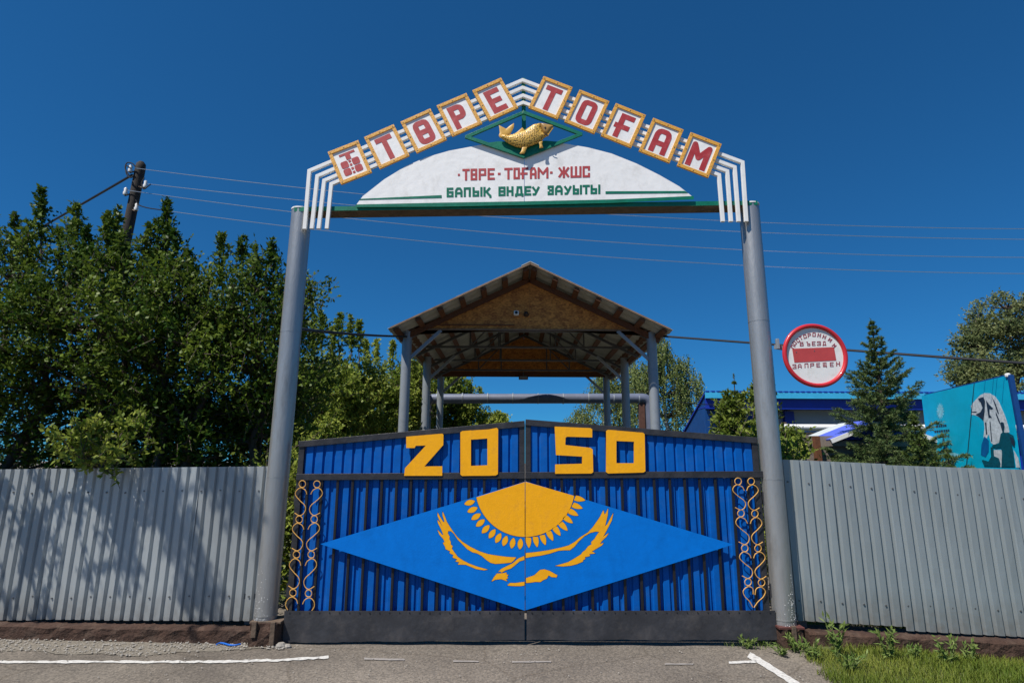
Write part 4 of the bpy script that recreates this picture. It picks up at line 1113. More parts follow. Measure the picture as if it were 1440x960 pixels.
# ================================================================== OVERHEAD PIPE
DP = 21.0
a, b = at(600, 560.5, dl(DP)), at(913, 560, dl(DP)); rp_ = .185
pp = thing('overhead_pipe', (b.x, dl(DP), 0), 'thick blue grey insulated pipe bridging the driveway behind the canopy', 'pipe')
el = [Vector((b.x - .25 + .25 * math.sin(t), b.y, b.z - .25 + .25 * math.cos(t))) for t in [k * math.pi / 2 / 6 for k in range(7)]]
el2 = [Vector((a.x + .25 - .25 * math.sin(t), a.y, a.z - .25 + .25 * math.cos(t))) for t in [k * math.pi / 2 / 6 for k in range(6, -1, -1)]]
MB().tube([Vector((a.x, a.y, -.1))] + el2 + el + [Vector((b.x, b.y, -.1))], rp_, 18).build('pipe_run', M_pipe, pp, smooth=True)
for k in range(9):
    x = lerp(a.x + .4, b.x - .4, k / 8)
    MB().tube([(x - .02, a.y, (a.z + b.z) / 2), (x + .02, a.y, (a.z + b.z) / 2)], rp_ + .014, 18).build('pipe_band', M_steel, pp, smooth=True)
q = at(903, 600, dl(DP)); MB().box((q.x - .10, dl(DP) - .1, -.1), (q.x + .10, dl(DP) + .1, b.z - rp_)).build('support_post', mat('rusty_red_post', (.10, .045, .03), .8, 0, .3, 8), pp)

# ================================================================== BLUE BUILDING
DB = 20.0
yb = dl(DB)
zt = at(1200, 552, yb).z; zf = at(1200, 560.5, yb).z; zs_ = at(1200, 575, yb).z
xL = at(993, 555, yb).x; xR = xL + 22
bl = thing('blue_building', (xL + 6, yb, 0), 'long low blue building with light blue roof edge behind the right fence', 'building')
MB().box((xL, yb, zf), (xR, yb + .12, zt)).build('fascia', M_lblue, bl)
mb = MB()
for k in range(int((xR - xL) / .2)):
    x = xL + .2 * k; mb.box((x, yb - .01, zt + .002), (x + .12, yb + .14, zt + .045))
tag(mb.build('roof_ribs', M_dblue, bl), kind='stuff')
zbk = 2.85
def yz_prism(poly, x0, x1, nm, mm):
    k = len(poly); mb = MB(); mb.add([(x0, y, z) for y, z in poly] + [(x1, y, z) for y, z in poly],
        [tuple(range(k)), tuple(range(2 * k - 1, k - 1, -1))] + [(i, k + i, k + (i + 1) % k, (i + 1) % k) for i in range(k)]); return mb.build(nm, mm, bl)
yz_prism([(yb + .125, zt - .004), (yb + 3.2, zbk), (yb + 3.2, zbk - .06), (yb + .125, zt - .064)], xL - .02, xR, 'roof', M_dblue)
MB().box((xL + .02, yb + .14, zs_), (xR, yb + .24, zt - .064)).build('eave_board', M_dblue, bl)
MB().box((xL + .02, yb + .26, zs_ + .05), (xR, yb + 1.0, zs_ + .10)).build('soffit', M_dblue, bl)
MB().box((xL + .5, yb + 1.02, -.1), (xR, yb + 1.3, zt - .1)).build('wall', M_wallg, bl)
for px in (1110, 1420, 1540):
    x = at(px, 600, yb + .9).x; MB().box((x - .17, yb + .80, -.1), (x + .17, yb + 1.0, zs_ - .01)).build('pilaster', M_dblue, bl)
# left end wall under the falling roof
yz_prism([(yb + .30, -.1), (yb + .30, zt - .14), (yb + 3.1, zbk - .08), (yb + 3.1, -.1)], xL + .03, xL + .18, 'end_wall', M_mblue)
x1 = at(1075, 600, yb + .6).x
MB().box((xL + .2, yb + .62, -.1), (x1, yb + .72, zs_)).build('blue_panel_wall', M_mblue, bl)
for k in range(7):
    x = lerp(xL + .3, x1 - .1, k / 6); MB().box((x - .04, yb + .58, -.1), (x + .04, yb + .615, zs_ - .02)).build('cover_strip', M_dblue, bl)
for (u, v) in (((1013, 577), (1031, 562)), ((1012, 583), (1034, 590))):
    a, b = at(*u, yb + .5), at(*v, yb + .5); MB().bar(a, b, .09, .05).build('strut', M_lblue, bl)
MB().box((at(1010, 600, yb + .4).x, yb + .40, 0), (at(1040, 600, yb + .4).x, yb + .50, at(1010, 604, yb + .4).z)).build('white_panel', M_white, bl)
# white insulated pipe and thin rusty pipes on the wall
pr = thing('pipe_rack', (at(1140, 600, dl(14)).x, dl(14), 0), 'white lagged pipe above thin rusty pipes in front of the blue building', 'pipes')
for (y0, r_, mm, nm) in ((600.5, .075, M_white, 'lagged_pipe'), (609, .025, M_rust, 'thin_pipe'), (612.5, .022, M_rust, 'thin_pipe'), (616, .025, M_rust, 'thin_pipe')):
    a, b = at(1098, y0, dl(14)), at(1440, y0 + 1, dl(14)); MB().tube([a, b], r_, 10).build(nm, mm, pr, smooth=True)
for px in (1106, 1200, 1330, 1425):
    q = at(px, 600, dl(14)); MB().box((q.x - .05, dl(14) + .08, -.1), (q.x + .05, dl(14) + .16, q.z + .12)).build('post', M_rust, pr)

# ================================================================== KIOSK WITH VIOLET ROOF
ks = thing('kiosk', (6.6, dl(11), 0), 'small brown kiosk with violet blue porch roof peeking over the right fence', 'kiosk')
yk = dl(10); e1 = at(1168, 617, yk); rdg_z = at(1215, 588, yk).z; rx_ = e1.x + .95
yfar = dl(10.85)
def slab(p, q, r_, s_, th, nm, mm):
    n = (q - p).cross(s_ - p).normalized(); n = n if n.z > 0 else -n
    mb = MB(); mb.add([p, q, r_, s_] + [v - n * th for v in (p, q, r_, s_)], [(0, 1, 2, 3), (7, 6, 5, 4), (0, 4, 5, 1), (1, 5, 6, 2), (2, 6, 7, 3), (3, 7, 4, 0)])
    mb.build(nm, mm, ks)
V = Vector
for s in (0, 1):
    xe_, xr_ = (e1.x, rx_) if s == 0 else (2 * rx_ - e1.x, rx_)
    slab(V((xe_, yk, e1.z)), V((xr_, yk, rdg_z)), V((xr_, yfar, rdg_z)), V((xe_, yfar, e1.z)), .02, 'roof_sheet', M_viol)
    slab(V((xe_, yfar + .005, e1.z)), V((xr_, yfar + .005, rdg_z)), V((xr_, yfar + .5, rdg_z)), V((xe_, yfar + .5, e1.z)), .02, 'roof_sheet', M_pale)
    MB().bar((xe_, yk - .015, e1.z - .04), (xr_, yk - .015, rdg_z - .04), .07, .025).build('bargeboard', M_white, ks)
mb = MB(); mb.prism([(e1.x + .12, e1.z - .01), (2 * rx_ - e1.x - .12, e1.z - .01), (rx_, rdg_z - .09)], yk + .06, yk + .09); mb.build('gable', M_dblue, ks)
MB().box((e1.x - .05, yk + .05, e1.z - .12), (2 * rx_ - e1.x, yk + .12, e1.z - .03)).build('beam', M_wallb, ks)
yw = dl(10.16); xw0, xw1 = at(1124, 630, yw).x, at(1300, 630, yw).x
MB().box((xw0, yw, -.1), (xw1, yw + 2, e1.z + .06)).build('wall', M_wallb, ks)
a = at(1149, 630, yw - .1); MB().box((a.x - .04, yw - .14, -.1), (a.x + .05, yw - .04, e1.z + .05)).build('post', M_timber, ks)
a, b = at(1178, 641.5, yw), at(1216, 660, yw); MB().box((a.x, yw - .02, b.z - .4), (b.x, yw - .005, a.z)).build('window', M_dark, ks)
MB().box((a.x - .05, yw - .03, a.z), (b.x + .05, yw - .002, a.z + .04)).build('lintel', M_timber_lt, ks)
a, b = at(1121, 634, yw), at(1131, 652, yw); MB().box((a.x, yw - .05, b.z), (b.x, yw - .02, a.z)).build('white_board', M_white, ks)

# ================================================================== BILLBOARD
pTL, pTR = at(1297.5, 553.5, dl(10.2)), at(1418, 528, dl(8.0)); 
u = (pTR - pTL); u.z = 0; u.normalize(); bn = V((u.y, -u.x, 0)); bn = bn if bn.dot(CAM - pTL) > 0 else -bn
def bb(px, py, d=0.0):
    return at_plane(px, py, pTL, bn) + bn * d
bd = thing('billboard', (pTL.x, pTL.y, 0), 'turquoise banner billboard with a white eagle head and standing figures behind the right fence', 'billboard')
zb8 = lambda pts: [(1290 + x / 6.86, 520 + y / 6.86) for x, y in pts]
def bprint(polys_zoom, d, name, m, th=.0012):
    mb = MB()
    # project each point onto the board: work in board axes (along, z)
    def pj(x, y):
        q = bb(x, y); return ((q - pTL).dot(u), q.z)
    P = [[pj(x, y) for x, y in zb8(pl)] for pl in polys_zoom]
    union_plate(mb, P, d, d - th, lambda a, z, dd: pTL + u * a + V((0, 0, z - pTL.z)) + bn * dd)
    return mb.build(name, m, bd)
bprint([[(40,250),(865,55),(1005,1150),(145,1150)]], .0, 'banner', M_banner, .03)
q0, q1, q2, q3 = bb(1297.5, 556), bb(1416.5, 527.5), bb(1441, 690), bb(1312, 690)
for nm, a, b in (('frame_rail', q0, q1), ('frame_post', q1, V((q1.x, q1.y, -.1))), ('frame_post', q0, V((q0.x, q0.y, -.1)))):
    MB().bar(a - bn * .045, b - bn * .035, .04, .035, up=bn).build(nm, M_mblue, bd)
MB().bar(q1 + u * .03 - bn * .02, V((q1.x, q1.y, -.1)) + u * .03 - bn * .02, .045, .06, up=bn).build('frame_edge', M_mblue, bd)
MB().box((q1.x - .02, q1.y - .03, q1.z - .03), (q1.x + .03, q1.y + .03, q1.z + .03)).build('rag', M_white, bd, bevel=.015)
bprint([[(530,325),(572,280),(605,245),(650,222),(700,225),(752,255),(790,310),(820,380),(850,450),(878,540),(890,600),(850,605),(812,640),(790,700),(740,722),(712,700),(690,620),(650,700),(640,640),(650,560),(642,490),(600,455),(560,436),(522,430),(526,400),(518,352)]], .0022, 'eagle_print', M_bwhite)
bprint([[(588,275),(640,260),(655,300),(652,400),(640,488),(600,452),(565,430),(612,405),(632,365),(612,312),(596,296)],
        [(665,290),(692,330),(735,372),(718,382),(698,376),(700,430),(722,460),(690,462),(680,400)],
        [(520,385),(530,402),(575,400),(570,412),(522,408)], [(720,255),(760,330),(790,420),(780,425),(750,340)], [(760,400),(800,500),(795,520),(760,430)], [(655,505),(668,505),(676,620),(664,620)], [(700,500),(708,500),(724,690),(716,690)]], .0042, 'feather_shadow_print', M_bdark)
bprint([[(650,640),(690,680),(690,790),(660,840),(615,820),(620,720)]], .0030, 'blue_wing_print', M_bblue)
bprint([[(740,770),(815,770),(825,935),(735,935)]], .0026, 'pale_cloak_print', M_bwhite)
bprint([[(930,770),(975,850),(990,940),(955,940)]], .0026, 'pale_cloak_print', M_bwhite)
bprint([[(800,512),(820,500),(838,510),(845,545),(838,602),(880,605),(930,632),(948,690),(940,745),(915,720),(930,800),(945,935),(815,935),(822,780),(806,750),(760,757),(722,738),(735,718),(790,712),(800,660),(808,616),(826,600)],
        [(710,745),(735,742),(744,830),(790,850),(806,900),(802,932),(650,928),(625,870),(640,866),(690,882),(716,835)]], .0062, 'figures_print', M_bteal)
bprint([[(806,508),(832,505),(840,545),(830,590),(818,570)], [(895,640),(935,660),(945,735),(915,710)]], .0082, 'figure_shadow_print', M_bdark)
st = []
for k in range(28):
    a = 2 * math.pi * k / 28; f = 1 if k % 2 == 0 else .62
    st.append((222 + 40 * f * math.cos(a), 398 + 84 * f * math.sin(a)))
bprint([st], .0022, 'sun_emblem_print', M_bpale)
wl = []
for (x0, y0, ws) in ((180, 545, (26, 18, 22, 14, 26)), (165, 596, (20, 24, 18, 26, 20, 22, 18)), (206, 640, (22, 18, 24, 16))):
    x = x0
    for w_ in ws:
        sl_ = -.10; wl.append([(x, y0 + (x - x0) * sl_ - 11), (x + w_ * .78, y0 + (x + w_ * .78 - x0) * sl_ - 11), (x + w_ * .78 + 2, y0 + (x + w_ * .78 - x0) * sl_ + 11), (x + 2, y0 + (x - x0) * sl_ + 11)])
        x += w_
bprint(wl, .0022, 'small_text', M_bdark)
bprint([[(315,800),(345,795),(400,812),(395,830),(320,838)], [(265,895),(330,885),(340,910),(255,915)], [(175,822),(235,815),(245,845),(190,850)]], .0022, 'cloud_print', M_bpale)
bprint([[(546,130),(553,130),(480,930),(471,930)]], .0024, 'seam', M_bdark)
bprint([[(x, 70 + (800 - x) * .22), (x + 2.5, 70 + (800 - x) * .22), (x - 22, 330), (x - 24.5, 330)] for x in (655, 735, 770, 840)], .0024, 'seam', M_bblue)

# ================================================================== UTILITY POLE AND WIRES
YU = 4.0
pt, pb_ = at(199, 229, YU), at(160, 420, YU)
d = (pt - pb_).normalized(); foot = pt - d * ((pt.z + .2) / d.z)
up = thing('utility_pole', (foot.x, YU, 0), 'dark leaning wooden utility pole rising out of the left trees', 'utility pole')
MB().tube([foot, foot.lerp(pt, .5), pt - d * .12, pt - d * .03, pt + d * .02], [.125, .10, .088, .08, .04], 16).build('post', M_wood, up, smooth=True)
INS = [(183.5, 237), (204.5, 259), (176.5, 269), (192, 291)]
for i, (x, y) in enumerate(INS):
    p = at(x, y, YU - .12); q = at(vx(199, 229, y) - (y - 229) * .115, y + 2, YU)
    ins = MB().tube([p + V((0, 0, -.07)), p + V((0, 0, -.02)), p + V((0, 0, .0)), p + V((0, 0, .05)), p + V((0, 0, .075))], [.034, .038, .025, .031, .012], 12).build('insulator', M_porc, up, smooth=True)
    MB().tube([q, p + V((0, 0, -.09)), p + V((0, 0, -.05))], .013, 6).build('hook', M_rust, ins)
for pts in ([(184, 237), (177, 233), (178, 245), (184, 250), (188, 246)], [(203, 250), (199, 258), (202, 266), (208, 262), (212, 259)], [(191, 281), (195, 288), (206, 292), (218, 294), (232, 296)], [(190, 234), (186, 230), (179, 229), (176, 236), (181, 246)]):
    MB().tube(smooth_curve([at(x, y, YU - .15) for x, y in pts], 4), .011, 6).build('jumper_cable', M_cable, up, smooth=True)
def wire(name, label, pts, Ys, r_, m, group=None, cat='wire'):
    (x0, y0), (x1, y1), (x2, y2) = pts; P = []
    for k in range(41):
        x = lerp(x0, x2, k / 40)
        y = y0 * (x - x1) * (x - x2) / ((x0 - x1) * (x0 - x2)) + y1 * (x - x0) * (x - x2) / ((x1 - x0) * (x1 - x2)) + y2 * (x - x0) * (x - x1) / ((x2 - x0) * (x2 - x1))
        P.append(at(x, y, lerp(Ys[0], Ys[1], k / 40)))
    if x2 > 1440: P.append(P[-1] + (P[-1] - P[-6]).normalized() * 30)
    o = MB().tube(P, r_, 6).build(name, m, None, smooth=True)
    return tag(o, label, cat, group)
GW = 'bare power lines crossing the sky'
wire('power_line', 'topmost thin bare power line, passing behind the lettered arch', [(190, 236.5), (751, 294), (1500, 322)], (YU - .12, 4.6), .0065, M_wire, GW)
wire('power_line', 'second thin bare power line from the top, leaving the right side of the utility pole', [(206, 258.5), (616, 299), (1500, 337)], (YU - .12, 4.6), .0065, M_wire, GW)
wire('power_line', 'third thin bare power line from the top, passing well above the canopy ridge', [(178, 267.5), (470, 305), (1500, 362)], (YU - .12, 4.6), .0065, M_wire, GW)
wire('power_line', 'lowest thin bare power line, passing just above the canopy ridge', [(231, 296), (435, 322), (1500, 385)], (YU - .15, 4.6), .0065, M_wire, GW)
wire('service_cable', 'black cable dropping from the utility pole top down into the trees on the left', [(186, 246), (110, 290), (40, 330)], (YU - .1, YU + 2), .022, M_cable, None, 'cable')
wire('service_cable', 'black sagging cable from the left gate post to the left corner of the canopy roof', [(418, 462), (500, 470), (572, 473)], (.3, dl(12.9)), .022, M_cable, None, 'cable')
wire('service_cable', 'black sagging cable from the right corner of the canopy over the spruce', [(924, 472), (1190, 492), (1500, 515)], (dl(12.9), dl(8.2)), .024, M_cable, None, 'cable')
wire('service_cable', 'thin black cable low behind the birch trees and the blue side roof', [(922, 560), (985, 568), (1040, 568)], (dl(18), dl(18.5)), .013, M_cable, None, 'cable')

# scrap of twine on the ground
pts = [(304, 908.5), (309, 906.5), (315, 907), (322, 909), (330, 909.5), (338, 908)]
tag(MB().tube(smooth_curve([atg(x, y) + V((0, 0, .018)) for x, y in pts], 4), .008, 6).build('plastic_strip', M_twine, None, smooth=True), 'scrap of blue plastic strip lying at the foot of the left plinth', 'litter')

# ================================================================== VEGETATION
def mesh_quads(name, V4, tint, m, parent=None, loc=None, tri=False):
    """V4: (N,k,3) world positions (k = 3 or 4)"""
    N, k, _ = V4.shape; lo = V4.reshape(-1, 3).min(0); hi = V4.reshape(-1, 3).max(0)
    o0 = np.array([(lo[0] + hi[0]) / 2, (lo[1] + hi[1]) / 2, lo[2] if parent is None else (lo[2] + hi[2]) / 2])
    me = bpy.data.meshes.new(name)
    me.vertices.add(N * k); me.vertices.foreach_set('co', (V4 - o0).astype(np.float32).ravel())
    me.loops.add(N * k); me.loops.foreach_set('vertex_index', np.arange(N * k, dtype=np.int32))
    me.polygons.add(N); me.polygons.foreach_set('loop_start', np.arange(0, N * k, k, dtype=np.int32))
    at_ = me.attributes.new('tint', 'FLOAT', 'FACE'); at_.data.foreach_set('value', tint.astype(np.float32))
    me.materials.append(m); me.update(calc_edges=True)
    o = bpy.data.objects.new(name, me); COL.objects.link(o)
    if parent is not None: o.parent = parent; o.location = Vector(o0) - WLOC[parent]
    else: o.location = Vector(o0)
    WLOC[o] = Vector(o0); return o
def unit(a): return a / np.maximum(1e-9, np.linalg.norm(a, axis=-1, keepdims=True))
def leaves_on(starts, dirs, lens, per, ll, lw, up_bias=.3, spread=.9, droop=0.0, zmin=None, twt=None):
    """leaf quads along twigs; returns (N,4,3) and tint"""
    T = len(starts); t = (np.arange(per) + rng.random((T, per))) / per
    base = starts[:, None] + dirs[:, None] * (lens[:, None] * t)[..., None]
    base[..., 2] -= droop * (t * lens[:, None]) ** 2
    d = unit(dirs[:, None] * .5 + rng.normal(0, spread, (T, per, 3)) + np.array([0, 0, up_bias]))
    n = unit(rng.normal(0, .7, (T, per, 3)) + np.array([-.2, -.35, .75])); s = unit(np.cross(d, n)); n = np.cross(s, d)
    L = ll * rng.uniform(.6, 1.25, (T, per, 1)); W = lw * rng.uniform(.7, 1.2, (T, per, 1))
    a = base; b = base + d * L * .45 + s * W / 2 - n * W * .15; c = base + d * L - n * L * .12; e = base + d * L * .45 - s * W / 2 - n * W * .15
    Q = np.stack([a, b, c, e], 2).reshape(-1, 4, 3)
    tint = np.clip(np.repeat(rng.normal(.42, .20, T) if twt is None else twt, per) + rng.normal(0, .16, T * per), 0, 1)
    if zmin is not None: 
        k = Q[:, :, 2].min(1) > zmin; Q, tint = Q[k], tint[k]
    return Q, tint
def limb(mb, p, q, r0, r1, n=6, seg=5, wob=.06):
    p, q = Vector(p), Vector(q); L = (q - p).length; pts = []; ws = [Vector((random.uniform(-1, 1), random.uniform(-1, 1), random.uniform(-.4, .6))) for _ in range(seg + 1)]
    for k in range(seg + 1):
        t = k / seg; pts.append(p.lerp(q, t) + ws[k] * wob * L * math.sin(math.pi * t))
    mb.tube(pts, [lerp(r0, r1, k / seg) for k in range(seg + 1)], n, cap=False); return pts

def leafy_tree(name, label, cat, base, blobs, lm, bm, ll=.07, lw=.04, twigs=None, per=11, tl=(.22, .5), n_clump=70, clr=.34,
               trunk_r=.09, stems=1, shoots=(), extra=(), group=None, shell=.55, up=.35, droop=0.0, twig_vis=.5, spread=.9, cut=None):
    """blobs: list of (centre, radii, weight); clumps of twigs are scattered through them, denser towards the shell"""
    base = Vector(base); t = thing(name, base, label, cat, group)
    wts = np.array([b[2] for b in blobs], float); wts /= wts.sum()
    C = []; 
    while len(C) < n_clump:
        i = rng.choice(len(blobs), p=wts); c, r_, _ = blobs[i]
        v = unit(rng.normal(0, 1, 3)); rad = (shell + (1 - shell) * rng.random()) if rng.random() < .75 else rng.random() ** .5
        p = np.array(c) + v * rad * np.array(r_)
        if p[2] > .3 and (cut is None or cut(p)): C.append((p, unit(v * .8 + np.array([0, 0, .5])), np.array(c)))
    for p in extra: C.append((np.array(p), unit(rng.normal(0, 1, 3)), base))
    wood = MB(); st = []; cen = np.mean([b[0] for b in blobs], 0)
    for s in range(stems):
        o = base + Vector((random.uniform(-.25, .25), random.uniform(-.2, .2), -.05)) * (1 if stems > 1 else 0)
        b = blobs[s % len(blobs)]; top = Vector(b[0]) + Vector((random.uniform(-.1, .1), random.uniform(-.1, .1), b[1][2] * .5))
        st.append(limb(wood, o, top, trunk_r, trunk_r * .25, 9, 8, .04))
    trunk = wood.build('trunk', bm, t, smooth=True)
    bw = MB(); SS = []; DD = []; LL = []
    nt = twigs or 14
    grown = []; ne = len(C) - len(extra); order = list(range(ne)); rest = list(range(ne, len(C)))
    base_pts = [Vector(q) for s_ in st for q in s_]
    near = {i: min(((Vector(C[i][0]) - q).length + .0, k) for k, q in enumerate(base_pts)) for i in rest}; nodes = list(base_pts)
    par = {}
    while rest:                           # boughs branch from one another, nearest first
        i = min(rest, key=lambda j: near[j][0]); rest.remove(i); order.append(i); par[i] = nodes[near[i][1]]
        nodes.append(Vector(C[i][0])); k = len(nodes) - 1
        for j in rest:
            d_ = (Vector(C[j][0]) - nodes[k]).length
            if d_ < near[j][0]: near[j] = (d_, k)
    for ci in order:
        p, v, c = C[ci]
        if ci in par:
            limb(bw, par[ci], p, .022, .012, 5, 4, .06); r0 = 0
            dirs = unit(v * .55 + rng.normal(0, .65, (nt, 3)) + np.array([0, 0, up]))
            SS.append(p + rng.normal(0, clr * .45, (nt, 3)) * np.array([1, 1, .8])); DD.append(dirs); LL.append(rng.uniform(*tl, nt)); continue
        pts = st[min(range(len(st)), key=lambda i: min((Vector(p) - q).length for q in st[i]))]
        cand = [q for q in pts if q.z < p[2] + .1] or [pts[0]]; q = min(cand, key=lambda q: (q - Vector(p)).length + .2 * abs(q.z - (p[2] - .5)))
        r0 = trunk_r * .32
        limb(bw, q, p, r0, .008, 5, 5, .07)
        dirs = unit(v * .55 + rng.normal(0, .65, (nt, 3)) + np.array([0, 0, up]))
        ln = rng.uniform(*tl, nt); stp = p + rng.normal(0, clr * .45, (nt, 3)) * np.array([1, 1, .8])
        SS.append(stp); DD.append(dirs); LL.append(ln)
    for (a, b, k) in shoots:                       # upright leafy shoots
        a, b = np.array(a), np.array(b); ax = unit(b - a); L = np.linalg.norm(b - a)
        limb(bw, a - ax * .3, b, .016, .004, 5, 5, .03)
        tt = rng.random(k); stp = a + (b - a) * tt[:, None]
        rad = (.17 * (1 - tt) ** .7 + .035)
        dirs = unit(rng.normal(0, .7, (k, 3)) + ax * .8); SS.append(stp); DD.append(dirs); LL.append(rad * rng.uniform(.7, 1.6, k))
    twt = np.concatenate([np.repeat(rng.normal(.40, .22), len(x)) for x in SS]) + rng.normal(0, .10, sum(len(x) for x in SS))
    SS, DD, LL = np.concatenate(SS), np.concatenate(DD), np.concatenate(LL)
    nv = int(len(SS) * twig_vis)
    for i in rng.permutation(len(SS))[:min(nv, 900)]:
        a = Vector(SS[i]); b = a + Vector(DD[i]) * LL[i]; bw.tube([a, b], [.005, .0025], 3, cap=False)
    bw.build('branches', bm, t)
    Q, ti = leaves_on(SS, DD, LL, per, ll, lw, droop=droop, spread=spread, twt=twt)
    if cut is not None:
        c_ = Q.mean(1); k = np.array([cut(p) for p in c_]); Q, ti = Q[k], ti[k]
    mesh_quads('crown', Q, ti, lm, t); return t

# ---- big leafy thicket behind the left fence
YH = 1.9
def H(px, py, Y=YH): return np.array(at(px, py, Y))
def keep_left(p):                    # stay behind the fence below its top, and left of the gate post
    if p[2] < 1.9 and p[1] < .36: return False
    if p[0] > -2.32 and p[1] < 1.2: return False
    return True
GH = 'leafy trees crowding over the left fence'
hx = lambda px: at(px, 600, YH).x
def sh_(l): return [(H(x, y + 75, Y), H(x, y, Y), k) for x, y, Y, k in l]
leafy_tree('leafy_tree', 'leafy tree with two upright tips at the left edge above the fence', 'tree', (hx(20), YH, 0),
   [((hx(-20), 1.9, 3.4), (1.0, 1.1, 1.5), 3), ((hx(60), 1.8, 3.2), (.75, 1.1, 1.45), 3), ((hx(20), 2.3, 1.9), (1.1, .7, .8), 1.2), ((hx(0), 3.2, 2.0), (1.6, .6, .9), 2)], L_hedge, M_bark,
   clr=.27, n_clump=175, stems=3, cut=keep_left, shoots=sh_([(58, 266, 1.9, 60), (20, 300, 2, 45), (84, 318, 1.8, 40), (40, 310, 1.5, 40), (-15, 285, 1.9, 40)]), group=GH)
leafy_tree('leafy_tree', 'leafy tree in front of the utility pole, second from the left over the fence', 'tree', (hx(135), YH, 0),
   [((hx(125), 1.9, 3.3), (.8, 1.1, 1.5), 3), ((hx(185), 1.8, 3.5), (.6, 1.0, 1.35), 2), ((hx(140), 2.3, 1.9), (1.0, .7, .85), 1.2), ((hx(110), 3.2, 2.0), (1.4, .6, .9), 2)], L_hedge, M_bark,
   clr=.27, n_clump=165, stems=3, cut=keep_left, shoots=sh_([(107, 286, 1.9, 60), (121, 320, 1.6, 40), (150, 302, 1.8, 45), (166, 292, 2.2, 45), (160, 312, 2, 45), (172, 330, 1.5, 40), (212, 318, 1.7, 40)]), group=GH)
leafy_tree('leafy_tree', 'leafy tree with a tall shoot just right of the utility pole', 'tree', (hx(245), YH, 0),
   [((hx(235), 1.9, 3.2), (.7, 1.1, 1.25), 3), ((hx(290), 1.8, 2.9), (.65, 1.0, 1.2), 2), ((hx(250), 2.3, 1.9), (1.0, .7, .85), 1.2), ((hx(230), 3.2, 2.0), (1.3, .6, .9), 2)], L_hedge, M_bark,
   clr=.27, n_clump=152, stems=3, cut=keep_left, shoots=sh_([(234, 282, 1.8, 70), (222, 310, 2, 40), (245, 325, 1.7, 40), (268, 368, 1.8, 35), (205, 330, 1.6, 40)]), group=GH)
leafy_tree('leafy_tree', 'leafy tree with round bushy top close to the left gate post', 'tree', (hx(350), YH, 0),
   [((hx(345), 1.9, 3.25), (.62, 1.0, 1.25), 3), ((hx(395), 2.0, 3.05), (.42, .9, 1.2), 2), ((hx(350), 2.3, 1.9), (.85, .7, .85), 1.2), ((hx(330), 3.2, 2.0), (1.2, .6, .9), 2)], L_hedge, M_bark,
   clr=.27, n_clump=145, stems=3, cut=keep_left, shoots=sh_([(312, 330, 1.8, 45), (340, 332, 1.9, 45), (382, 338, 2, 45), (265, 352, 1.9, 40), (360, 350, 1.7, 40), (405, 385, 2, 40)]), group=GH)
leafy_tree('leafy_tree', 'leafy tree mostly outside the left edge of the photo, behind the left fence', 'tree', (-9.3, 1.6, 0),
   [((-9.2, 1.6, 3.4), (1.2, .9, 1.4), 3), ((-8.6, 1.5, 2.2), (1.0, .8, .9), 2)], L_hedge, M_bark, n_clump=130, stems=2, cut=keep_left, group=GH)
# a tree standing outside the photo on the left, whose boughs throw the dappled shade on the left fence
def shade_from(px, py, t):
    p = at(px, py, .05); t = 1.6 + (t - 5) * .5
    while True:                              # nearest point on the sun ray that lies outside the photo
        q = p + to_sun * t; c = ROT.transposed() @ (q - CAM)
        if c.z < 0 and (FPX * c.x / -c.z < -815 or FPX * c.y / -c.z > 560): break
        t += .15
    return np.array(q)
EX = []
for _ in range(54):
    px, py = rng.uniform(-260, 185), rng.uniform(640, 880)
    if px > 60 and rng.random() < .25 + .25 * math.sin(px * .05 + py * .03): continue
    EX.append(shade_from(px, py, rng.uniform(5.0, 7.0)))
for (x0, y0, x1, y1, n, j) in ((205, 650, 262, 790, 18, 9), (262, 790, 292, 868, 8, 8), (235, 700, 262, 745, 3, 5), (290, 650, 330, 690, 8, 9), (330, 690, 358, 738, 8, 6), (140, 660, 165, 745, 6, 7), (150, 700, 178, 742, 3, 6)):
    for k in range(n):
        f = rng.random(); EX.append(shade_from(lerp(x0, x1, f) + rng.normal(0, j), lerp(y0, y1, f) + rng.normal(0, j), rng.uniform(5.4, 6.3)))
leafy_tree('roadside_tree', 'leafy roadside tree just outside the left edge, shading the left fence', 'tree', (-9.6, -1.9, 0),
   [((-9.6, -2.0, 5.6), (1.4, 1.0, 1.4), 1)], L_hedge, M_bark, n_clump=40, twigs=6, per=6, tl=(.08, .2), clr=.12, ll=.07, lw=.038, trunk_r=.13, extra=EX, twig_vis=.8)
# low branches nodding over the fence top
leafy_tree('overhanging_branch', 'sprays of pale leaves nodding over the top of the left fence', 'branch', (at(140, 655, .5).x, .62, 1.2),
   [((at(138, 650, -.05).x, -.04, 1.70), (.24, .08, .12), 3), ((at(120, 630, .1).x, .10, 1.86), (.25, .14, .16), 2), ((at(190, 615, .3).x, .35, 2.0), (.35, .2, .2), 2), ((at(110, 630, .3).x, .3, 1.9), (.3, .2, .16), 2)], L_left, M_bark,
   n_clump=24, twigs=8, stems=1, trunk_r=.02, clr=.13, tl=(.08, .2), twig_vis=1, cut=lambda p: p[1] > .14 or (p[1] < -.0 or p[2] > 1.68))
# ---- lower greenery in the gap beside the gate
leafy_tree('leafy_bush', 'leafy bush seen in the narrow gap between left gate post and gate', 'bush', (at(415, 700, 1.2).x, 1.3, 0),
   [((at(412, 700, 1.2).x, 1.3, 1.0), (.45, .4, .8), 1)], L_left, M_bark, n_clump=45, trunk_r=.03, stems=2)
leafy_tree('leafy_bush', 'leafy bush showing in the gap between gate and right post', 'bush', (at(1085, 700, 1.4).x, 1.5, 0),
   [((at(1085, 720, 1.4).x, 1.5, 1.0), (.42, .4, .9), 1)], L_left, M_bark, n_clump=45, trunk_r=.03, stems=2)
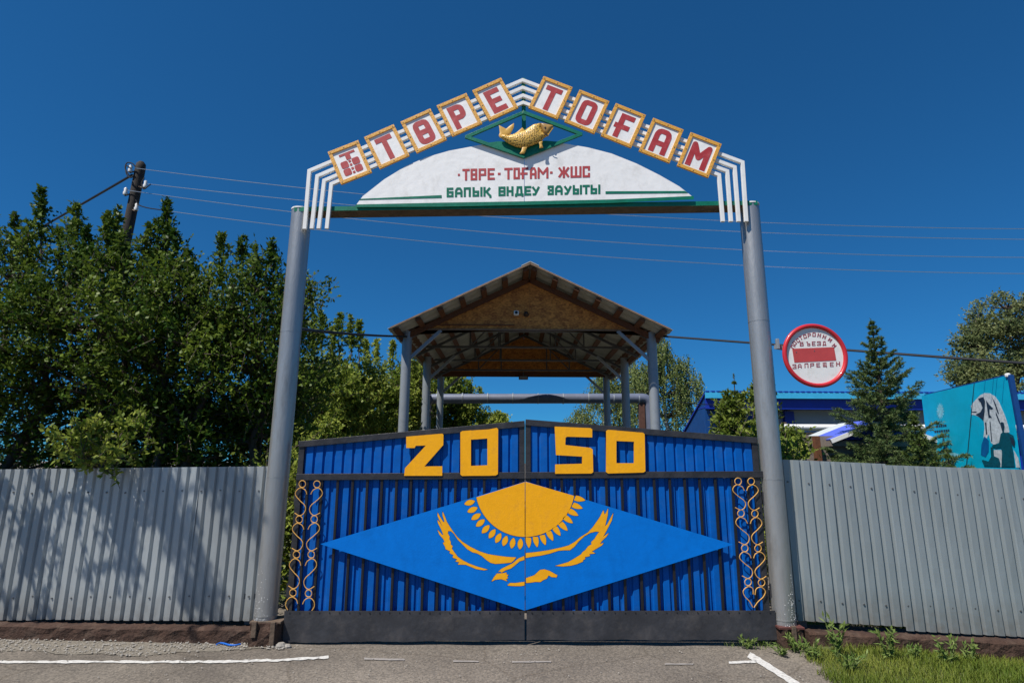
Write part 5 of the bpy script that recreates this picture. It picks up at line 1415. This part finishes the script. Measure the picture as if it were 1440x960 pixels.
# ---- bright trees left of the canopy
def clear_canopy(p): return p[0] < xl - .22 or p[1] > dl(21.6)
GB = 'bright green trees beside and behind the canopy'
def far(px, py, D): return np.array(at(px, py, dl(D)))
def blob(px, py, D, rx, ry, rz, wt=1): p = far(px, py, D); return (tuple(p), (rx, ry, rz), wt)
leafy_tree('bright_tree', 'bright green tree with thin upright tips right beside the left gate post', 'tree', (far(455, 600, 14)[0], dl(14), 0),
   [blob(450, 578, 14, 1.15, 1.1, 1.25, 3), blob(435, 600, 13.5, 1.2, 1.0, 1.2, 2), blob(490, 568, 14.5, .9, .9, 1.15, 2)], L_left, M_bark, cut=clear_canopy, ll=.10, lw=.06, n_clump=190, stems=3, trunk_r=.10,
   shoots=[(far(x, y + 45, 14), far(x, y, 14), 40) for x, y in ((452, 440), (478, 443), (493, 446), (505, 452), (440, 455), (468, 460))], group=GB)
leafy_tree('bright_tree', 'bright green rounded tree behind the left front column of the canopy', 'tree', (far(560, 600, 17)[0] - .3, dl(17), 0),
   [blob(545, 578, 17, 1.3, 1.2, 1.45, 3), blob(520, 600, 16, 1.2, 1.0, 1.3, 2), blob(590, 585, 17.5, 1.1, 1.0, 1.3, 2), blob(575, 580, 22, 1.2, .8, 2.0, 2)], L_left, M_bark, cut=clear_canopy, ll=.11, lw=.066, n_clump=200, stems=3, trunk_r=.11,
   shoots=[(far(x, y + 35, 17), far(x, y, 17), 35) for x, y in ((530, 478), (552, 482), (580, 490), (515, 480))], group=GB)
leafy_tree('bright_tree', 'bright green tree behind the rear left columns of the canopy, beneath the overhead pipe', 'tree', (far(630, 600, 23.5)[0], dl(23.5), 0),
   [blob(625, 570, 23.5, 1.35, 1.3, 1.6, 3), blob(650, 600, 24, 1.3, 1.2, 1.4, 3), blob(600, 560, 23, 1.2, 1.2, 1.6, 2)], L_left, M_bark, cut=clear_canopy, ll=.13, lw=.08, n_clump=200, stems=3, trunk_r=.12,
   shoots=[(far(x, y + 25, 23.5), far(x, y, 23.5), 25) for x, y in ((660, 535), (675, 545), (640, 530))], group=GB)
leafy_tree('distant_tree', 'tiny far tree top showing through the canopy just above the gate', 'tree', (far(702, 600, 60)[0], dl(60), 0),
   [blob(702, 596, 60, .8, .8, 1.0, 1), blob(702, 630, 60, 1.0, 1.0, 2.0, 1)], L_left, M_bark, ll=.25, lw=.16, n_clump=60, trunk_r=.15, clr=.5, tl=(.3, .6))
# ---- birches right of the canopy
def birch(label, px, D, spans, nst, seed):
    global rng
    b = far(px, 600, D); t = thing('birch_tree', (b[0], b[1], 0), label, 'tree', 'drooping birches behind the canopy')
    zt = max(s[1] for s in spans); wood = MB(); top = Vector((b[0] + .1, b[1], zt - .4)); tp = limb(wood, (b[0], b[1], -.1), top, .16, .03, 9, 8, .02); wood.build('trunk', M_barkw, t, smooth=True)
    SS = []; DD = []; LL = []; bw = MB()
    for (cx, ztop, rad, zb, n) in spans:
        for _ in range(n):
            a = rng.uniform(0, 2 * math.pi); q = rng.random() ** .6; r_ = rad * q
            z0 = ztop - (ztop - zb) * .55 * q ** 1.6 * rng.uniform(.5, 1.2) - rng.uniform(0, .8)
            p = np.array([cx + r_ * math.cos(a), b[1] + r_ * math.sin(a), z0])
            k = min(tp, key=lambda v: (v - Vector(p)).length + abs(v.z - p[2] + .8)); 
            if rng.random() < .35: limb(bw, k, p, .03, .008, 4, 4, .1)
            hang = rng.uniform(.5, 1.5) * min(1.2, (ztop - zb) * .4)
            for _ in range(6):
                SS.append(p + rng.normal(0, .13, 3)); DD.append(unit(np.array([rng.normal(0, .22) + .15 * math.cos(a), rng.normal(0, .22), -1.0]))); LL.append(hang * rng.uniform(.5, 1.1))
    bw.build('branches', M_bark, t)
    Q, ti = leaves_on(np.array(SS), np.array(DD), np.array(LL), 12, .10, .07, up_bias=-.4, spread=.6, zmin=.8)
    mesh_quads('crown', Q, ti, L_birch, t)
z_ = lambda py, D: at(900, py, dl(D)).z
birch('tall drooping birch between the canopy and the blue building', 938, 27, [(far(938, 600, 27)[0], z_(486, 27) + .7, 1.0, 1.2, 130), (far(972, 600, 27)[0], z_(512, 27) + .6, .85, 1.0, 80), (far(905, 600, 27)[0], z_(505, 27) + .5, .8, 1.0, 70)], 3, 1)
birch('drooping birch seen between the right columns of the canopy', 850, 30, [(far(852, 600, 30)[0], z_(522, 30) + .4, 1.15, 1.2, 110), (far(815, 600, 30)[0], z_(570, 30) + .3, .9, .8, 60), (far(890, 600, 30)[0], z_(515, 30) + .4, 1.0, 1.0, 90)], 3, 2)
# ---- saplings just right of the gate
leafy_tree('leafy_sapling', 'broad leafy sapling between the gate top and the blue building', 'tree', (at(1035, 600, dl(9.3)).x, dl(9.3), 0),
   [blob(1030, 590, 9.3, .20, .2, .32, 3), blob(1042, 625, 9.3, .28, .25, .4, 3), blob(1018, 620, 9.3, .14, .2, .3, 1)], L_small, M_bark, ll=.08, lw=.042, n_clump=42, twigs=8, tl=(.10, .22), clr=.14, trunk_r=.03, stems=2,
   shoots=[(far(1026, 590, 9.3), far(1024, 553, 9.3), 25), (far(1040, 585, 9.3), far(1045, 555, 9.3), 22)])
leafy_tree('leafy_sapling', 'leafy sapling half hidden behind the right gate post', 'tree', (at(1083, 600, dl(8.8)).x, dl(8.8), 0),
   [blob(1072, 580, 8.8, .10, .2, .35, 2), blob(1072, 640, 8.8, .14, .2, .5, 2)], L_small, M_bark, ll=.08, lw=.042, n_clump=28, twigs=8, tl=(.10, .2), clr=.12, trunk_r=.03, stems=1,
   shoots=[(far(1060, 585, 8.8), far(1060, 541, 8.8), 25), (far(1070, 585, 8.8), far(1068, 545, 8.8), 25)])
leafy_tree('leafy_bush', 'small bush between right gate post and brown kiosk', 'bush', (at(1110, 640, dl(8.4)).x, dl(8.4), 0),
   [blob(1110, 640, 8.4, .16, .2, .28, 1)], L_small, M_bark, n_clump=18, twigs=9, tl=(.1, .22), clr=.14, trunk_r=.02)
# ---- conifers
def conifer(name, label, px, pytop, D, width, m, whorl=.17, dens=1.0, lean=0.0, zbase=.15, nl=.050, group=None, rise=.25):
    b = at(px, 600, dl(D)); tip = at(px + lean, pytop, dl(D)); t = thing(name, (b.x, b.y, 0), label, 'tree', group)
    H_ = tip.z; wood = MB(); wood.tube([(b.x, b.y, -.05), (lerp(b.x, tip.x, .6), b.y, H_ * .6), (tip.x, b.y, H_ - .02)], [.02 * H_, .011 * H_, .003], 8); wood.build('trunk', M_bark, t, smooth=True)
    bw = MB(); SS = []; DD = []; LL = []; z = zbase
    while z < H_ - .06:
        f = 1 - z / H_; R_ = width * (f ** .8) * (.55 + .45 * min(1, f * 3)); n = 5 + int(3 * f)
        a0 = random.uniform(0, 6.28)
        for k in range(n):
            a = a0 + 6.283 * k / n + random.uniform(-.3, .3); L = R_ * random.uniform(.5, 1.2)
            el_ = lerp(-.22, .70, 1 - f) + random.uniform(-.12, .12) + rise * .2
            c = Vector((lerp(b.x, tip.x, z / H_), b.y, z)); d = Vector((math.cos(a) * math.cos(el_), math.sin(a) * math.cos(el_), math.sin(el_)))
            e = c + d * L + Vector((0, 0, .12 * L)); mid = c + d * L * .5 - Vector((0, 0, .03 * L))
            bw.tube([c, mid, e], [.006 + .006 * f, .005, .002], 4, cap=False)
            P = [c.lerp(mid, .4), mid, mid.lerp(e, .5)]
            ns = max(4, int(L / .055 * dens))
            for i in range(ns):
                t_ = .18 + .82 * (i + random.random()) / ns; q = c.lerp(mid, t_ * 2) if t_ < .5 else mid.lerp(e, t_ * 2 - 1)
                sd = d.cross(Vector((0, 0, 1))).normalized() * random.choice((-1, 1)); tw = (d * .75 + sd * random.uniform(.35, 1.0) + Vector((0, 0, random.uniform(-.35, .15)))).normalized()
                l = min(.26, L * .45) * (1.05 - t_ * .55) * random.uniform(.7, 1.2)
                SS.append(q); DD.append(tw); LL.append(l); bw.tube([q, q + tw * l], [.003, .0015], 3, cap=False)
            SS.append(mid); DD.append((e - mid).normalized()); LL.append((e - mid).length)
        z += whorl * (.6 + .6 * f) * random.uniform(.8, 1.2)
    SS.append(Vector((tip.x, b.y, H_ - .22))); DD.append(Vector((0, 0, 1))); LL.append(.22)
    bw.build('branches', M_bark, t)
    SS, DD, LL = np.array([list(s) for s in SS]), np.array([list(s) for s in DD]), np.array(LL)
    per = 26; T = len(SS); tt = rng.random((T, per)); base = SS[:, None] + DD[:, None] * (LL[:, None] * tt)[..., None]
    r3 = rng.normal(0, 1, (T, per, 3)); perp = unit(r3 - DD[:, None] * (r3 * DD[:, None]).sum(-1, keepdims=True))
    d = unit(DD[:, None] * .65 + perp * .8 + np.array([0, 0, .15])); s = unit(np.cross(d, rng.normal(0, 1, (T, per, 3)))); nl_ = nl * rng.uniform(.7, 1.2, (T, per, 1))
    Q = np.stack([base + s * .0065, base + d * nl_ , base - s * .0065], 2).reshape(-1, 3, 3)
    ti = np.clip(np.repeat(rng.normal(.4, .2, T), per) + rng.normal(0, .12, T * per), 0, 1)
    mesh_quads('needles', Q, ti, m, t); return t
random.seed(77)
conifer('spruce_tree', 'tall dark green spruce behind the right fence beside the turquoise billboard', 1246, 449, 9.6, 1.36, L_spruce, lean=-21, dens=2.5, whorl=.17)
conifer('spruce_tree', 'small young spruce in front of the tall spruce, next to the billboard', 1294, 578, 8.2, .62, L_spruce2, lean=-12, dens=2.0, whorl=.14)
conifer('spruce_tree', 'thin spruce tip sticking up above the leafy sapling right of the gate', 1034, 523, 11.5, .42, L_spruce2, lean=-2.5, whorl=.30, dens=.8)
conifer('spruce_tree', 'little spruce shoot in front of the lower left of the billboard', 1332, 626, 7.6, .22, L_spruce2, lean=-2, whorl=.2, dens=1)
# ---- tall airy tree at the right edge
leafy_tree('tall_tree', 'tall airy olive green tree far behind the billboard at the right edge', 'tree', (far(1425, 600, 34)[0], dl(34), 0),
   [blob(1420, 450, 34, 2.3, 2.0, 1.4, 3), blob(1375, 475, 34, 1.3, 1.3, .95, 2), blob(1400, 500, 34, 2.3, 2, 1.0, 2), blob(1372, 525, 33, 1.5, 1.5, 1.2, 2.5), blob(1440, 530, 34, 2.5, 2, 1.6, 3), blob(1370, 545, 33, 1.4, 1.5, 1.0, 1.5), blob(1490, 470, 34, 2.5, 2, 2.2, 3)], L_pine, M_bark,
   ll=.17, lw=.09, n_clump=260, twigs=16, per=9, tl=(.3, .65), clr=.42, trunk_r=.24, stems=2)

# ---- weeds along the right plinth and by the gate
def weed(label, px, py, h, n, spread_, ll, m=L_weed, seed=0, Y=None, group='weeds along the plinth and gate foot'):
    p = atg(px, py) if Y is None else at(px, py, Y); t = thing('weed_plant', (p.x, p.y, p.z), label, 'weed', group)
    bw = MB(); SS = []; DD = []; LL = []
    for k in range(n):
        a = random.uniform(0, 6.28); e = Vector((math.cos(a) * spread_ * random.uniform(.3, 1), math.sin(a) * spread_ * .7 * random.uniform(.3, 1), h * random.uniform(.55, 1)))
        bw.tube([p, p + e * .5 + Vector((0, 0, .05 * h)), p + e], [.004, .003, .0015], 4, cap=False)
        for i in range(4):
            SS.append(list(p + e * (.15 + .2 * i))); DD.append(list(e.normalized())); LL.append(e.length * .25)
    bw.build('stem', mat('weed_stem', (.12, .16, .05), .7), t)
    Q, ti = leaves_on(np.array(SS), np.array(DD), np.array(LL), 5, ll * .72, ll * .22, up_bias=.25, spread=.65, zmin=p.z + .003)
    mesh_quads('leaves', Q, ti, m, t)
random.seed(88)
WD = [(1051, 912, .11, 8, .10, .055, 'low feathery weed growing at the foot of the right gate leaf'),
      (1072, 908, .07, 5, .08, .04, 'tiny weed under the right bottom corner of the gate'),
      (1118, 917, .16, 5, .08, .075, 'broad leaved weed growing against the right pier'),
      (1101, 922, .10, 8, .14, .05, 'low weed tuft at the corner of the grass beside the right pier'),
      (1145, 928, .17, 9, .14, .06, 'pale weed clump at the left end of the right plinth'),
      (1180, 926, .34, 6, .13, .09, 'tall thistle like weed in front of the right plinth, left of the other tall one'),
      (1250, 930, .33, 7, .12, .085, 'tall leafy weed standing midway along the right plinth'),
      (1285, 928, .16, 7, .13, .06, 'mid height weed between the two tall ones and the broad leaved one'),
      (1338, 938, .26, 5, .12, .085, 'broad leaved weed near the right end of the plinth'),
      (1366, 932, .20, 5, .10, .07, 'slim weed at far right beside the broad leaved one'),
      (1195, 945, .16, 9, .18, .06, 'bushy weed in the grass in front of the tall thistle')]
for (px, py, h, n, sp, ll, lab) in WD: weed(lab, px, py, h, n, sp, ll)

# ---- grass
def grass(name, n, xr_, yr_, inside, hgt, m, wd=.0045, clump=0.0, z0=0):
    X = rng.uniform(*xr_, n); Yv = rng.uniform(*yr_, n)
    k = np.array([inside(a, b) for a, b in zip(X, Yv)]); X, Yv = X[k], Yv[k]; n = len(X)
    pat = .55 + .45 * np.sin(X * 2.1 + 1.3 * np.sin(Yv * 2.3)) * np.sin(Yv * 3.1 + X)
    Z = np.array([zg(a, b) for a, b in zip(X, Yv)]) + .006 + z0
    h = hgt * rng.uniform(.35, 1.1, n) * (.6 + .6 * pat); a = rng.uniform(0, 2 * np.pi, n); ln = rng.uniform(.2, 1.1, n) * h
    dx, dy = np.cos(a) * ln, np.sin(a) * ln; sx, sy = -np.sin(a) * wd / 2, np.cos(a) * wd / 2
    b0 = np.stack([X - sx, Yv - sy, Z], 1); b1 = np.stack([X + sx, Yv + sy, Z], 1)
    m0 = np.stack([X + dx * .4 - sx * .8, Yv + dy * .4 - sy * .8, Z + h * .6], 1); m1 = np.stack([X + dx * .4 + sx * .8, Yv + dy * .4 + sy * .8, Z + h * .6], 1)
    tp = np.stack([X + dx, Yv + dy, Z + h], 1)
    Q = np.concatenate([np.stack([b0, b1, m1, m0], 1), np.stack([m0, m1, tp, tp], 1)])
    ti = np.clip(.30 + .45 * (rng.random(n) - .5) + 1.0 * (1 - pat) * rng.random(n), 0, 1)
    return tag(mesh_quads(name, Q, np.concatenate([ti, ti]), m), kind='stuff')
grass('grass', 85000, (2.2, 8), (-2.4, -.12), lambda x, y: in_grass(x - .03, y) and not (x < 3.0 and y > -.16), .075, L_grass)
grass('grass', 5000, (3.0, 8), (.25, .9), lambda x, y: True, .30, L_grass)
grass('grass_tufts', 700, (1.9, 2.9), (-.35, .05), lambda x, y: (x - 2.35) ** 2 / .10 + (y + .05) ** 2 / .012 < 1 or (x > 2.6 and y < -.12), .07, L_weed)

# ---- pebbles on the verge and asphalt
def pebbles(name, n, xr_, yr_, inside, r_):
    mb = MB()
    for _ in range(n):
        x, y = random.uniform(*xr_), random.uniform(*yr_)
        if not inside(x, y): continue
        s = r_ * random.uniform(.35, 1.2); z = zg(x, y) + .012
        pts = [Vector((x + s * random.uniform(.7, 1.2) * math.cos(k * 1.257 + .3), y + s * random.uniform(.6, 1.1) * math.sin(k * 1.257 + .3), z)) for k in range(5)]
        topc = Vector((x + random.uniform(-.2, .2) * s, y, z + s * random.uniform(.5, .9)))
        mb.add(pts + [topc], [(k, (k + 1) % 5, 5) for k in range(5)])
    return tag(mb.build(name, M_stone, None), kind='stuff')
pebbles('pebbles', 1500, (-6.5, -2.1), (-.5, .1), lambda x, y: in_gravel(x, y + .04), .013)
pebbles('loose_grit', 260, (-6, 3), (-1.3, -.1), lambda x, y: True, .008)
p = atg(395, 910)
mb = MB(); n = 9
for k, (dx, s) in enumerate(((0, .05), (.06, .035))):
    vs = []; 
    for j, (f, z) in enumerate(((1, 0), (1.05, .4), (.6, .85))):
        for i in range(n): vs.append((p.x + dx + s * f * math.cos(i * 6.283 / n) * random.uniform(.85, 1.15), p.y + s * f * .8 * math.sin(i * 6.283 / n) * random.uniform(.85, 1.15), z * s + zg(p.x, p.y)))
    fs = [(j * n + i, j * n + (i + 1) % n, (j + 1) * n + (i + 1) % n, (j + 1) * n + i) for j in range(2) for i in range(n)] + [tuple(2 * n + i for i in range(n))]
    mb.add(vs, fs)
tag(mb.build('rubble_stone', M_stone, None), 'small broken stones lying beside the left pier at the gate foot', 'stone')
